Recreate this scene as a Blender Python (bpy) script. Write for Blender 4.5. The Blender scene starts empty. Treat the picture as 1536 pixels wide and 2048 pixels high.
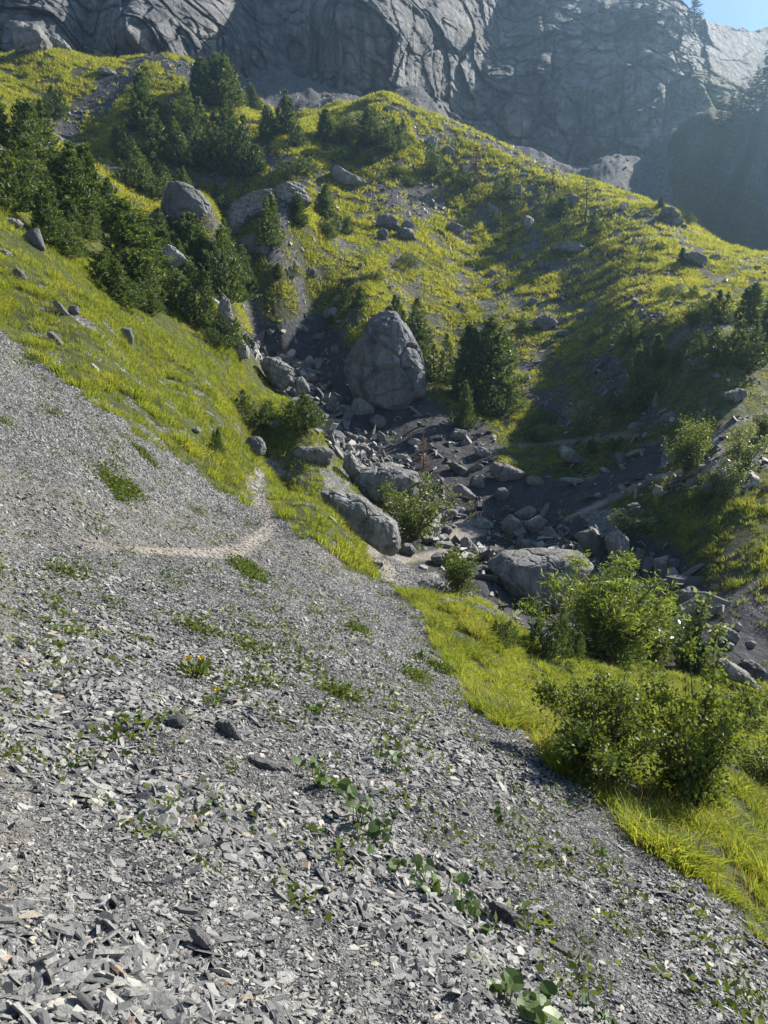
import bpy, bmesh, math, random
import numpy as np
from mathutils import Vector, Matrix
R = math.radians
rng = np.random.default_rng(7)
scene = bpy.context.scene
col = scene.collection

# ------------------------------------------------------------------ camera model (photo pixels 1536 x 2048)
F, CX, CY, TH = 1450.0, 768.0, 1024.0, R(10)
CT, ST = math.cos(TH), math.sin(TH)
def us(px, py):
    """a photo pixel as the direction (x/y, z/y) of its ray in the world"""
    a = (np.asarray(px, float)-CX)/F; b = (CY-np.asarray(py, float))/F
    dy = CT + b*ST
    return a/dy, (-ST + b*CT)/dy
def proj(x, y, z):
    zc = y*CT - z*ST
    up = y*ST + z*CT
    return CX + F*x/zc, CY - F*up/zc

cam = bpy.data.cameras.new('camera'); camo = bpy.data.objects.new('camera', cam); col.objects.link(camo)
cam.sensor_fit = 'VERTICAL'; cam.sensor_height = 36.0; cam.lens = 36.0*F/2048.0
cam.clip_start = 0.05; cam.clip_end = 3000
camo.location = (0, 0, 0); camo.rotation_euler = (R(90)-TH, 0, 0)
scene.camera = camo

# ------------------------------------------------------------------ numpy noise
_perm = np.random.default_rng(11).permutation(256).astype(np.int64)
_perm = np.concatenate([_perm, _perm, _perm])
_grad = np.random.default_rng(12).normal(size=(256, 3)); _grad /= np.linalg.norm(_grad, axis=1)[:, None]
def noise3(x, y, z):
    x = np.asarray(x, float); y = np.asarray(y, float)+0*x; z = np.asarray(z, float)+0*x
    xi = np.floor(x).astype(np.int64); yi = np.floor(y).astype(np.int64); zi = np.floor(z).astype(np.int64)
    xf = x-xi; yf = y-yi; zf = z-zi
    u = xf*xf*xf*(xf*(xf*6-15)+10); v = yf*yf*yf*(yf*(yf*6-15)+10); w = zf*zf*zf*(zf*(zf*6-15)+10)
    xi &= 255; yi &= 255; zi &= 255
    def g(i, j, k):
        h = _perm[_perm[_perm[(xi+i) & 255]+((yi+j) & 255)]+((zi+k) & 255)]
        gr = _grad[h]
        return gr[..., 0]*(xf-i)+gr[..., 1]*(yf-j)+gr[..., 2]*(zf-k)
    x00 = g(0,0,0)*(1-u)+g(1,0,0)*u; x10 = g(0,1,0)*(1-u)+g(1,1,0)*u
    x01 = g(0,0,1)*(1-u)+g(1,0,1)*u; x11 = g(0,1,1)*(1-u)+g(1,1,1)*u
    return ((x00*(1-v)+x10*v)*(1-w)+(x01*(1-v)+x11*v)*w)*1.6
def fbm(x, y, z, oct=4, gain=0.5):
    s = 0; a = 1.0; f = 1.0
    for o in range(oct):
        s = s + a*noise3(x*f+o*17.3, y*f+o*5.1, z*f-o*9.7); a *= gain; f *= 2.03
    return s
def ridged(x, y, z, oct=4, gain=0.5):
    s = 0; a = 1.0; f = 1.0
    for o in range(oct):
        s = s + a*(0.5-np.abs(noise3(x*f+o*7.3, y*f+o*3.1, z*f-o*1.7))); a *= gain; f *= 2.07
    return s
def cells(x, y, z, seed=0, tilt=1.0):
    """fractured blocks: every jittered cell gets its own offset and its own tilted face"""
    x = np.asarray(x, float); y = np.asarray(y, float)+0*x; z = np.asarray(z, float)+0*x
    r_ = np.random.default_rng(900+seed); J = r_.uniform(.1, .9, (256, 3)); O = r_.uniform(-1, 1, 256); N_ = r_.normal(size=(256, 3))*tilt
    xi = np.floor(x).astype(np.int64); yi = np.floor(y).astype(np.int64); zi = np.floor(z).astype(np.int64)
    best = np.full(x.shape, 1e9); out = np.zeros(x.shape); sec = np.full(x.shape, 1e9)
    for i in (-1, 0, 1):
        for j in (-1, 0, 1):
            for k in (-1, 0, 1):
                h = _perm[_perm[_perm[(xi+i) & 255]+((yi+j) & 255)]+((zi+k) & 255)]
                dx = x-(xi+i+J[h, 0]); dy = y-(yi+j+J[h, 1]); dz = z-(zi+k+J[h, 2]); d2 = dx*dx+dy*dy+dz*dz
                v = O[h]+dx*N_[h, 0]+dy*N_[h, 1]+dz*N_[h, 2]; m = d2 < best
                sec = np.where(m, best, np.minimum(sec, d2)); out = np.where(m, v, out); best = np.where(m, d2, best)
    return out, np.sqrt(sec)-np.sqrt(best)
def sstep(a, b, x):
    t = np.clip((np.asarray(x, float)-a)/(b-a), 0, 1); return t*t*(3-2*t)
def inpoly(px, py, poly):
    r = np.zeros(np.shape(px), bool); n = len(poly)
    for i in range(n):
        x0, y0 = poly[i]; x1, y1 = poly[(i+1) % n]
        c = ((y0 > py) != (y1 > py))
        if y0 == y1: continue
        r ^= c & (px < (x1-x0)*(py-y0)/(y1-y0)+x0)
    return r
def rbf_fit(P, v, c=0.02):
    P = np.asarray(P, float); v = np.asarray(v, float); n = len(P)
    D = np.sqrt(((P[:, None]-P[None])**2).sum(-1)+c*c)
    A = np.zeros((n+3, n+3)); A[:n, :n] = D + 0*np.eye(n); A[:n, n] = 1; A[:n, n+1:] = P; A[n:, :n] = A[:n, n:].T
    w = np.linalg.solve(A, np.concatenate([v, np.zeros(3)]))
    def ev(X, Y):
        sh = np.shape(X); X = np.ravel(X); Y = np.ravel(Y); out = np.empty(len(X))
        for i in range(0, len(X), 60000):
            x = X[i:i+60000]; y = Y[i:i+60000]
            d = np.sqrt((x[:, None]-P[None, :, 0])**2+(y[:, None]-P[None, :, 1])**2+c*c)
            out[i:i+60000] = d@w[:n]+w[n]+w[n+1]*x+w[n+2]*y
        return out.reshape(sh)
    return ev

# ------------------------------------------------------------------ object helpers
def prop(o, label=None, cat=None, group=None, kind=None):
    if label: o['label'] = label
    if cat: o['category'] = cat
    if group: o['group'] = group
    if kind: o['kind'] = kind
    return o
def mesh_np(name, V, faces_flat, sizes, mat=None, smooth=False, attrs=None):
    """mesh from numpy arrays: V (n,3), flat corner list and polygon sizes"""
    me = bpy.data.meshes.new(name)
    V = np.ascontiguousarray(V, np.float32); fl = np.ascontiguousarray(faces_flat, np.int32); sz = np.ascontiguousarray(sizes, np.int32)
    me.vertices.add(len(V)); me.vertices.foreach_set('co', V.ravel())
    me.loops.add(len(fl)); me.loops.foreach_set('vertex_index', fl)
    me.polygons.add(len(sz)); st = np.zeros(len(sz), np.int32); st[1:] = np.cumsum(sz)[:-1]
    me.polygons.foreach_set('loop_start', st); me.polygons.foreach_set('loop_total', sz)
    me.polygons.foreach_set('use_smooth', np.full(len(sz), smooth, bool))
    me.update(calc_edges=True)
    if attrs:
        for k, a in attrs.items():
            a = np.asarray(a, np.float32)
            if a.ndim == 1:
                at = me.attributes.new(k, 'FLOAT', 'POINT'); at.data.foreach_set('value', a)
            else:
                at = me.attributes.new(k, 'FLOAT_COLOR', 'POINT'); at.data.foreach_set('color', a.ravel())
    if mat: me.materials.append(mat)
    return me
def tri_mesh(name, V, T, mat=None, smooth=False, attrs=None):
    T = np.asarray(T, np.int32)
    return mesh_np(name, V, T.ravel(), np.full(len(T), T.shape[1]), mat, smooth, attrs)
def link(name, me, parent=None, loc=None):
    o = bpy.data.objects.new(name, me); col.objects.link(o)
    if parent: o.parent = parent
    if loc is not None: o.location = loc
    return o
def empty(name, loc=(0, 0, 0), rz=0.0, sc=1.0):
    o = bpy.data.objects.new(name, None); col.objects.link(o); o.empty_display_size = 0.2
    o.location = loc; o.rotation_euler = (0, 0, rz); o.scale = (sc, sc, sc) if np.isscalar(sc) else sc
    return o

# ------------------------------------------------------------------ node helpers
class NT:
    def __init__(s, name):
        s.m = bpy.data.materials.new(name); s.m.use_nodes = True; s.t = s.m.node_tree; s.t.nodes.clear()
        s.out = s.n('ShaderNodeOutputMaterial')
    def n(s, typ, **kw):
        nd = s.t.nodes.new(typ)
        for k, v in kw.items():
            if k.startswith('i_'): s.set(nd, k[2:], v)
            else: setattr(nd, k, v)
        return nd
    def set(s, nd, key, v):
        sock = nd.inputs[int(key)] if key.isdigit() else nd.inputs[key.replace('_', ' ')]
        if isinstance(v, bpy.types.NodeSocket): s.t.links.new(v, sock)
        else: sock.default_value = v
    def lk(s, a, b): s.t.links.new(a, b)
    def pos(s): return s.n('ShaderNodeNewGeometry').outputs['Position']
    def obj(s): return s.n('ShaderNodeTexCoord').outputs['Object']
    def mapping(s, v, scale=(1, 1, 1), rot=(0, 0, 0)):
        nd = s.n('ShaderNodeMapping'); s.lk(v, nd.inputs['Vector']); nd.inputs['Scale'].default_value = scale; nd.inputs['Rotation'].default_value = rot
        return nd.outputs[0]
    def noise(s, v, scale, detail=4, rough=0.55, dist=0.0):
        nd = s.n('ShaderNodeTexNoise'); s.lk(v, nd.inputs['Vector']); nd.inputs['Scale'].default_value = scale
        nd.inputs['Detail'].default_value = detail; nd.inputs['Roughness'].default_value = rough; nd.inputs['Distortion'].default_value = dist
        return nd.outputs['Fac']
    def voro(s, v, scale, feature='F1', out='Distance', rand=1.0):
        nd = s.n('ShaderNodeTexVoronoi', feature=feature); s.lk(v, nd.inputs['Vector']); nd.inputs['Scale'].default_value = scale
        nd.inputs['Randomness'].default_value = rand
        return nd.outputs[out]
    def ramp(s, f, stops, interp='LINEAR'):
        nd = s.n('ShaderNodeValToRGB'); nd.color_ramp.interpolation = interp; e = nd.color_ramp.elements
        while len(e) < len(stops): e.new(0.5)
        for el, (p, c) in zip(e, stops):
            el.position = p; el.color = (c, c, c, 1) if np.isscalar(c) else (*c, 1)
        s.lk(f, nd.inputs[0]); return nd.outputs[0]
    def mix(s, f, a, b, blend='MIX'):
        nd = s.n('ShaderNodeMix', data_type='RGBA', blend_type=blend)
        for i, v in ((0, f), (6, a), (7, b)):
            if isinstance(v, bpy.types.NodeSocket): s.lk(v, nd.inputs[i])
            elif i == 0: nd.inputs[0].default_value = v
            else: nd.inputs[i].default_value = (*v, 1)
        return nd.outputs[2]
    def math(s, op, a, b=0.0, c=0.0, clamp=False):
        nd = s.n('ShaderNodeMath', operation=op, use_clamp=clamp)
        for i, v in enumerate((a, b, c)):
            if isinstance(v, bpy.types.NodeSocket): s.lk(v, nd.inputs[i])
            else: nd.inputs[i].default_value = v
        return nd.outputs[0]
    def attr(s, name, out='Fac'):
        return s.n('ShaderNodeAttribute', attribute_name=name).outputs[out]
    def bump(s, h, strength=0.5, dist=0.1, normal=None):
        nd = s.n('ShaderNodeBump'); s.lk(h, nd.inputs['Height']); nd.inputs['Strength'].default_value = strength; nd.inputs['Distance'].default_value = dist
        if normal: s.lk(normal, nd.inputs['Normal'])
        return nd.outputs[0]
    def principled(s, color, rough=0.8, normal=None, spec=0.3):
        nd = s.n('ShaderNodeBsdfPrincipled')
        if isinstance(color, bpy.types.NodeSocket): s.lk(color, nd.inputs['Base Color'])
        else: nd.inputs['Base Color'].default_value = (*color, 1)
        if isinstance(rough, bpy.types.NodeSocket): s.lk(rough, nd.inputs['Roughness'])
        else: nd.inputs['Roughness'].default_value = rough
        nd.inputs['Specular IOR Level'].default_value = spec
        if normal: s.lk(normal, nd.inputs['Normal'])
        return nd.outputs[0]
    def finish(s, sh):
        s.lk(sh, s.out.inputs['Surface']); return s.m
# ------------------------------------------------------------------ terrain: sparse survey points (photo pixel, distance) -> height field
VIS = [  # px, py, distance
 (0,2048,1.75),(768,2048,2.4),(1536,2048,3.6),(300,2048,2.0),(1150,2048,2.9),
 (0,1700,2.6),(300,1700,3.0),(768,1700,4.0),(1200,1700,5.6),(1536,1700,7.2),
 (0,1500,3.5),(400,1500,4.4),(768,1500,5.8),(1100,1500,8.0),(1300,1500,10.5),(1536,1500,13),
 (0,1250,6.0),(300,1250,8.0),(600,1250,11.5),(900,1300,15.5),(1100,1370,16),(950,1210,22),(1300,1390,15.5),
 (0,1050,11),(260,1095,13),(480,1110,16.5),(540,1050,21),(510,980,27),(525,930,34),
 (0,850,15),(0,650,27),(0,430,40),(200,850,20),(200,650,32),(400,850,28),(400,1000,20.5),(300,750,33),
 (470,835,40),(330,700,40),(200,590,42),(100,490,44),(150,1000,13.5),(620,1010,27),(700,1075,24),(740,1160,20.5),(830,1200,21.5),
 # beyond the rib: stream valley
 (775,1140,31),(850,1110,38),(940,1052,49),(1010,1075,48),(960,1130,37),(1060,1235,33),(1160,1225,35),
 (1250,1180,38),(1400,1250,30),(1536,1345,26.5),(1100,1105,43),(1330,1230,34),
 (790,960,56),(700,880,62),(630,810,69),(560,745,77),(505,690,80),(860,930,58),(900,990,53),
 (640,930,46),(560,890,47),(560,800,56),(500,760,58),(425,690,54),
 # opposite bank
 (770,815,68),(850,800,69),(900,890,62),(1000,930,57),(1090,960,54),(1130,1040,46),(1200,1000,47),(1300,958,46),(1420,938,42),(1500,1000,38),
 (1000,905,60),(1250,872,56),(1350,900,49),(1450,850,47),(1536,825,48),(1450,1100,35),(1536,1200,30),(1350,1100,38),
 (1400,750,53),(1300,655,67),(1250,520,97),(1450,600,75),(1536,650,63),(1350,560,85),(1150,560,100),
 (1000,650,90),(880,700,83),(1100,750,77),(1000,480,123),(1180,450,114),(870,330,142),(1150,850,64),(950,780,75),
 (600,600,87),(700,620,83),(650,450,108),(560,250,142),(700,300,141),(450,200,161),(800,470,113),(520,540,94),
 (770,192,165),(900,250,164),(1000,302,162),(1200,382,142),(1350,442,130),(1536,532,112),(1090,345,153),
 (300,300,131),(200,230,146),(320,112,176),(400,135,172),(150,260,141),(135,300,110),(50,170,150),(0,130,160),(220,132,165),(100,100,166),
 (100,400,61),(30,300,66),(400,560,68),(450,640,60),(250,590,50),(370,440,90),(540,440,94),(510,515,87),(300,480,76),(470,560,78),(180,420,66),(60,230,104),
 (260,400,88),
 # side valley behind the crest
 (560,160,196),(690,205,188),(640,195,190),(1300,350,212),(1215,315,216),(1450,430,200),(1536,480,190),(1100,318,225),(980,285,225),
 (1536,400,192),(1450,250,216),(1536,205,212),(1330,275,232),(1200,340,222),(840,190,206),(1400,330,208),
]
HID = [  # px, py sightline, distance, metres below the sightline
 (535,930,44,1.6),(610,990,38,1.4),(690,1060,32,1.3),(745,1130,26,.8),
 (805,1190,27,.8),(900,1240,27,1.0),
 (770,192,178,5),(900,250,178,7),(1000,302,178,8),(1200,382,160,9),(1350,442,149,9),(1536,532,132,9),(1090,345,170,8),(1350,442,165,13),(1536,532,150,12),(1200,382,175,12),(560,200,176,4),(450,140,190,4),(320,105,190,4),
 (100,90,185,2),
 (1450,240,240,8),(1536,200,240,8),(1300,300,262,8),(1100,320,262,6),(900,250,262,10),(700,200,262,10),(400,150,262,10),(0,120,262,10),(1536,200,270,12),
]
OFF = [  # x/y, distance, height: beyond the frame
 (-1.3,1.5,-1.5),(-1.3,3,-.9),(-1.3,7,1.5),(-1.3,15,7),(-1.2,30,18),(-1.1,50,30),(-1.0,80,42),(-.95,130,70),(-.9,180,90),(-.9,260,120),
 (-.85,4,-1.3),(-.8,9,.3),(-.75,16,3),(-.75,28,10),
 (.85,3,-4.2),(.9,6,-7),(.95,11,-10.5),(.85,20,-12.5),(.9,30,-8),(1.0,45,3),(1.0,62,14),(.9,82,24),(.8,100,28),(.75,120,27),(.75,140,28),(.75,165,24),(.62,196,60),(.62,214,88),(.78,200,84),(.78,225,118),(.8,262,120),
 (1.7,2,-4.8),(1.7,5,-9),(1.7,12,-14),(1.7,25,-8),(1.7,40,2),(1.7,60,18),(1.7,90,36),(1.6,130,52),(1.6,200,100),(1.6,260,140),
]
KL = 0.42
P = []; Vv = []
for px, py, Y in VIS:
    u, s = us(px, py); P.append((u, KL*math.log(Y))); Vv.append(s)
for px, py, Y, d in HID:
    u, s = us(px, py); P.append((u, KL*math.log(Y))); Vv.append(s-d/Y)
for u, Y, z in OFF:
    P.append((u, KL*math.log(Y))); Vv.append(z/Y)
surf = rbf_fit(P, np.array(Vv, float), 0.05)

NU = 880; NL = 860
uc = np.concatenate([np.linspace(-1.5, -.66, 56)[:-1], np.linspace(-.66, .66, NU-106), np.linspace(.66, 1.8, 54)[1:]])
NU = len(uc)
L0, L1 = math.log(0.95), math.log(262.0)
Lc = np.linspace(L0, L1, NL); Yc = np.exp(Lc)
UU, LL = np.meshgrid(uc, Lc)            # rows = distance
YY = np.exp(LL); XX = UU*YY
# solve on a coarse lattice, then refine bilinearly (the kernel is smooth)
cu = np.linspace(-1.5, 1.8, 420); cl = np.linspace(L0, L1, 420)
CU, CL = np.meshgrid(cu, cl)
Sc = surf(CU, KL*CL)
def bil(G, gu, gl, u, l):
    fu = np.clip((np.asarray(u)-gu[0])/(gu[1]-gu[0]), 0, len(gu)-1.001); fl = np.clip((np.asarray(l)-gl[0])/(gl[1]-gl[0]), 0, len(gl)-1.001)
    i = fu.astype(int); j = fl.astype(int); a = fu-i; b = fl-j
    return (G[j, i]*(1-a)+G[j, i+1]*a)*(1-b)+(G[j+1, i]*(1-a)+G[j+1, i+1]*a)*b
SS = bil(Sc, cu, cl, UU, LL)
ZZ = SS*YY
# relief of the ground itself, growing with distance, in metres
far = sstep(20, 90, YY)
ZZ += far*(0.5*fbm(XX/14, YY/14, 0, 4) + 0.25*fbm(XX/3.1, YY/3.1, 3, 3))
mid = sstep(7, 20, YY)*(1-far)
ZZ += mid*(0.22*fbm(XX/3.5, YY/3.5, 1, 4)) + (1-sstep(8, 20, YY))*(0.05*fbm(XX/0.9, YY/0.9, 2, 3)+.02*fbm(XX/.22, YY/.22, 5, 3))
steep = sstep(168, 185, YY)
ZZ += steep*1.2*fbm(XX/6, YY/6, 8, 4)

def PXY(): return proj(XX, YY, ZZ)
GPX, GPY = PXY()
SG = ZZ/YY
def idx(u, l):
    fu = np.interp(u, uc, np.arange(NU)); fl = np.clip((np.asarray(l)-L0)/(L1-L0)*(NL-1), 0, NL-1.001)
    fu = np.clip(fu, 0, NU-1.001)
    i = fu.astype(int); j = fl.astype(int); return i, j, fu-i, fl-j
def samp(G, x, y):
    x = np.asarray(x, float); y = np.asarray(y, float)
    i, j, a, b = idx(x/y, np.log(np.maximum(y, .9)))
    return (G[j, i]*(1-a)+G[j, i+1]*a)*(1-b)+(G[j+1, i]*(1-a)+G[j+1, i+1]*a)*b
def hgt(x, y): return samp(ZZ, x, y)
def at(px, py, ymin=0.0):
    """the point of the ground seen at a photo pixel (first hit at or beyond ymin)"""
    u, s = us(px, py)
    i, j, a, b = idx(u, 0.0); i = int(i); a = float(a)
    prof = SG[:, i]*(1-a)+SG[:, i+1]*a
    for k in range(1, NL):
        if Yc[k] < ymin: continue
        if prof[k] >= s and (prof[k-1] < s or Yc[k-1] < ymin):
            t = (s-prof[k-1])/(prof[k]-prof[k-1]+1e-9) if prof[k-1] < s else 0.0
            y = Yc[k-1]+(Yc[k]-Yc[k-1])*t
            return Vector((float(u)*y, y, float(s)*y))
    k = int(np.argmin(np.abs(prof-s)+ (Yc < ymin)*9)); y = Yc[k]
    return Vector((float(u)*y, y, float(prof[k])*y))
# first-hit visibility of every grid vertex from the path where the walker stands (used only to spend detail where it is seen)
VISM = SG >= np.maximum.accumulate(SG, axis=0)-0.004
gx = np.gradient(ZZ, axis=1)/np.gradient(XX, axis=1)
_dzl = np.gradient(ZZ, axis=0); _dy = np.gradient(YY, axis=0); _dx = np.gradient(XX, axis=0)
gy = (_dzl - gx*_dx)/_dy
NRM = np.stack([-gx, -gy, np.ones_like(gx)], -1); NRM /= np.linalg.norm(NRM, axis=-1)[..., None]
# ------------------------------------------------------------------ rock wall behind the meadows
CP = [
 (-350,120,168),(-350,-350,205),(0,140,174),(0,50,178),(0,-100,194),(60,95,171),(120,105,172),(130,50,186),(60,0,186),(-100,90,170),
 (170,60,196),(180,130,190),(230,130,193),(200,10,196),(250,60,178),(350,60,191),(450,50,214),(350,125,188),(450,140,212),(350,-60,216),(450,-60,244),(520,-60,240),
 (500,150,224),(560,170,230),(600,190,228),(550,80,238),(620,100,238),(600,-40,256),(490,20,238),
 (655,190,214),(700,200,208),(680,60,211),(760,60,206),(800,60,209),(800,200,209),(830,60,216),(850,130,224),(850,200,222),(700,-60,220),(640,0,224),(840,0,232),(850,-60,242),(700,-200,240),(300,-200,235),
 (900,240,236),(950,100,250),(940,60,246),(1000,295,242),(1000,50,276),(1020,180,250),(1100,325,247),(1100,190,252),(1100,60,268),(1200,350,250),(1180,190,254),(1200,60,270),(1300,310,252),(1290,150,258),(1300,60,268),(1240,110,262),
 (1400,260,256),(1400,150,268),(1390,70,282),(1350,30,276),(1450,130,280),(1536,180,272),(1536,75,318),(1450,65,300),(1700,110,300),(1900,110,300),(1000,-200,300),(1300,-200,330),(1536,260,256),(1450,350,250),(1700,300,256),
]
csurf = rbf_fit([(us(px, py)[0], us(px, py)[1]) for px, py, Y in CP], np.log([c[2] for c in CP]), 0.02)
NCU, NCV = 900, 520
tpx = np.linspace(-330, 1880, NCU)
base = np.interp(tpx, [-330,0,60,150,230,300,450,600,700,840,1000,1100,1200,1330,1450,1536,1880], [230,210,190,190,190,210,250,260,270,270,370,400,420,420,420,420,420])
topy = np.interp(tpx, [-330,1300,1340,1360,1372,1390,1408,1440,1470,1485,1500,1512,1536,1600,1880], [-70,-70,-40,0,10,30,36,48,57,54,64,60,55,75,60])
topy = topy + 5*fbm(tpx/30, 0, 0, 4)*(tpx > 1340)
vv = np.linspace(0, 1, NCV)
PXg = np.repeat(tpx[None], NCV, 0); PYg = base[None]+(topy-base)[None]*vv[:, None]
cuu, css = us(PXg, PYg)
CYY = np.exp(csurf(cuu, css))
CXX = cuu*CYY; CZZ = css*CYY
# bedding runs down to the right on the left wall, up to the right on the right wall
lf = 1-sstep(.03, .2, cuu)
bl = (cuu*.66+css*.75)*205; br = -CXX*.5+CZZ*.85
along = (cuu*.75-css*.66)*205
wz = fbm(CXX/26, CYY/50, CZZ/26, 4)
def ledge(t, sharp=.22):                                      # stepped beds: slow set-back, sudden face
    f = t-np.floor(t); return np.where(f < 1-sharp, f/(1-sharp), (1-f)/sharp)
d = 5.0*fbm(CXX/42, CYY/70, CZZ/42, 3)
Lbed = ledge(bl/13+.32*wz+.12*fbm(CXX/6, CYY/20, CZZ/6, 3))*2.6+ledge(bl/4.3+.5*wz+3.3)*.9
Rbed = ledge(br/15+.5*wz+.2*fbm(CXX/6, CYY/20, CZZ/6, 3))*3.0+ledge((CZZ+.25*CXX)/5.5+.7*wz)*1.2
d += lf*Lbed+(1-lf)*Rbed
crack = np.maximum(0, ridged(CXX/20+9, CYY/60, CZZ/55, 3, .5)-.62)
d += crack*(16*lf+10*(1-lf))
wa = 1.0*fbm(CXX/9, CYY/20, CZZ/9, 3); al2 = CXX*.85+CZZ*.53
s1 = np.where(lf > .5, bl, br)+wa; s2 = np.where(lf > .5, along, al2)+wa
c1, e1 = cells(s1/9, s2/22, CYY/16, 1, .8); c2, e2 = cells(s1/3.2, s2/8, CYY/7, 2, .8); c3, e3 = cells(s1/1.3, s2/2.6, CYY/3, 3, .7)
c4, e4 = cells(CXX/19+.06*wa, CZZ/26+.06*wa, CYY/19, 4, .9)
d += (1.5*lf+2.6*(1-lf))*c1+(1.8*lf+4.4*(1-lf))*c4+(.5*lf+.85*(1-lf))*c2+(.15*lf+.3*(1-lf))*c3
d += 1.2*(1-sstep(0, .1, e1))+1.8*(1-sstep(0, .07, e4))+.5*(1-sstep(0, .12, e2))
d -= .35*fbm(CXX/1.8, CYY/9, CZZ/1.6, 3, .6)
CRK = np.clip((1-sstep(0, .1, e1))*.6+(1-sstep(0, .07, e4))+(1-sstep(0, .12, e2))*.4, 0, 1)
d *= .78
grassy = sstep(1385, 1440, PXg)*(PYg < 260)              # the meadow ridge on the right is smooth
d *= 1-.75*grassy
CYY = CYY + d
CXX = cuu*CYY; CZZ = css*CYY
# carry the top back behind the skyline
bx = []; 
XXc = np.concatenate([CXX, CXX[-1:]*1.08, CXX[-1:]*1.3]); YYc = np.concatenate([CYY, CYY[-1:]*1.08, CYY[-1:]*1.3]); ZZc = np.concatenate([CZZ, CZZ[-1:]*1.06-1, CZZ[-1:]*1.06-40])
def grid_mesh(name, X, Y, Z, mat, attrs=None, smooth=True):
    nr, nc = X.shape
    V = np.stack([X, Y, Z], -1).reshape(-1, 3)
    i = np.arange(nr-1)[:, None]*nc+np.arange(nc-1)[None]
    T = np.stack([i, i+1, i+1+nc, i+nc], -1).reshape(-1, 4)
    return tri_mesh(name, V, T, mat, smooth, attrs)
# ------------------------------------------------------------------ what covers the ground where (survey outlines laid on the terrain)
wx = 14*fbm(GPX/55, GPY/40, 0, 3); wy = 12*fbm(GPX/45, GPY/60, 7, 3)
QX = GPX+wx; QY = GPY+wy
def zone(poly, y0=0, y1=999): return inpoly(QX, QY, poly) & (YY > y0) & (YY < y1)
NEARZ = YY < 45
g = np.zeros_like(YY)          # grass cover 0..1
upper = [(0,400),(60,440),(130,500),(200,585),(330,690),(470,820),(535,915),(512,950),(492,1010),(440,985),(390,935),(310,900),(235,835),(170,800),(120,750),(60,715),(0,660)]
upper = [(-300,200),(-300,500)]+upper[:0]+[(0,660)]+list(reversed(upper[:-1]))
rib = [(535,915),(560,950),(640,985),(700,1055),(765,1130),(748,1168),(700,1145),(640,1095),(585,1060),(560,1035),(528,990),(520,950)]
strip = [(790,1175),(870,1205),(960,1235),(1100,1300),(1300,1330),(1440,1335),(1536,1380),(1800,1500),(1800,2100),(1536,1890),(1460,1840),(1400,1770),(1330,1715),(1265,1670),(1190,1590),(1120,1540),(1050,1470),(970,1440),(915,1360),(870,1280),(840,1230)]
g = np.where(zone(upper, 11, 60), .95, g)
g = np.where(zone(rib, 16, 45), .95, g)
edge = np.clip(.78+1.0*fbm(XX/.7, YY/.7, 15, 3), .0, 1)
g = np.where(zone(strip, 4, 36), np.clip(.35+edge, 0, 1), g)
fr = inpoly(QX-38, QY+38, strip) | inpoly(QX, QY+45, strip)
g = np.where(fr & (g < .3) & (YY > 4) & (YY < 26) & (fbm(XX/.55, YY/.55, 18, 2) > .34), .9, g)
pat = fbm(XX/1.3, YY/1.3, 12, 4); slope_near = (YY < 62) & (g > .5) & (GPX < 800)
g = np.where(slope_near, np.clip(g*(1.05+.95*pat), .05, 1), g)
lobe = [(480,690),(560,760),(640,850),(660,880),(620,900),(560,890),(530,920),(470,840),(360,720),(300,620),(420,600)]
g = np.where(zone(lobe, 38, 70), .9, g)
g = np.where((YY > 34) & (YY < 76) & (GPX < 470) & (GPY < 760), .9, g)
midp = [(530,900),(660,880),(700,930),(770,1000),(800,1100),(770,1120),(690,1050),(610,975)]
g = np.where(zone(midp, 32, 62), .62, g)
outcrop = [(640,930),(740,930),(830,960),(760,985),(650,975)]
g = np.where(zone(outcrop, 36, 60), .35, g)
# opposite slope
n1 = fbm(XX/9, YY/9, 2, 4); n2 = fbm(XX/3.3, YY/3.3, 4, 3)
mound = ((YY > 58) | ((GPX > 900) & (YY > 38) & (GPY < 1000))) & (YY < 182)
mound &= ~((GPX > 1000) & (YY > 150) & (GPY > 300))
gm = np.clip(.74+.6*n1+.3*n2, .2, 1)
g = np.where(mound, gm, g)
meadow = [(0,150),(40,110),(110,95),(230,130),(205,170),(140,225),(100,235),(40,220),(0,190)]
g = np.where(zone(meadow, 110, 190), 1, g)
spur = [(1110,440),(1190,470),(1290,500),(1430,560),(1536,620),(1536,660),(1440,640),(1330,615),(1240,570),(1190,520),(1120,490)]
g = np.where(zone(spur, 60, 150), 1, g)
brow = [(540,200),(640,230),(780,300),(900,350),(880,390),(740,330),(600,320),(520,280)]
g = np.where(zone(brow, 110, 180), np.maximum(g, .85), g)
bankg = [(960,820),(1060,830),(1230,850),(1260,880),(1150,890),(1010,880),(960,860)]
bank2 = [(985,935),(1010,910),(1180,890),(1270,870),(1250,930),(1160,950),(1060,950)]
g = np.where(zone(bankg, 40, 90) | zone(bank2, 40, 90), 1, g)
bowl = [(1180,720),(1536,640),(1536,1000),(1420,930),(1300,880),(1190,840)]
g = np.where(zone(bowl, 38, 110), .7, g)
rbank = [(1180,1000),(1300,960),(1536,920),(1800,1000),(1800,1480),(1536,1330),(1460,1230),(1380,1130),(1270,1060)]
g = np.where(zone(rbank, 28, 60), np.clip(.72+.6*n1, .1, 1), g)
soilr = zone(rbank, 28, 60)
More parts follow.
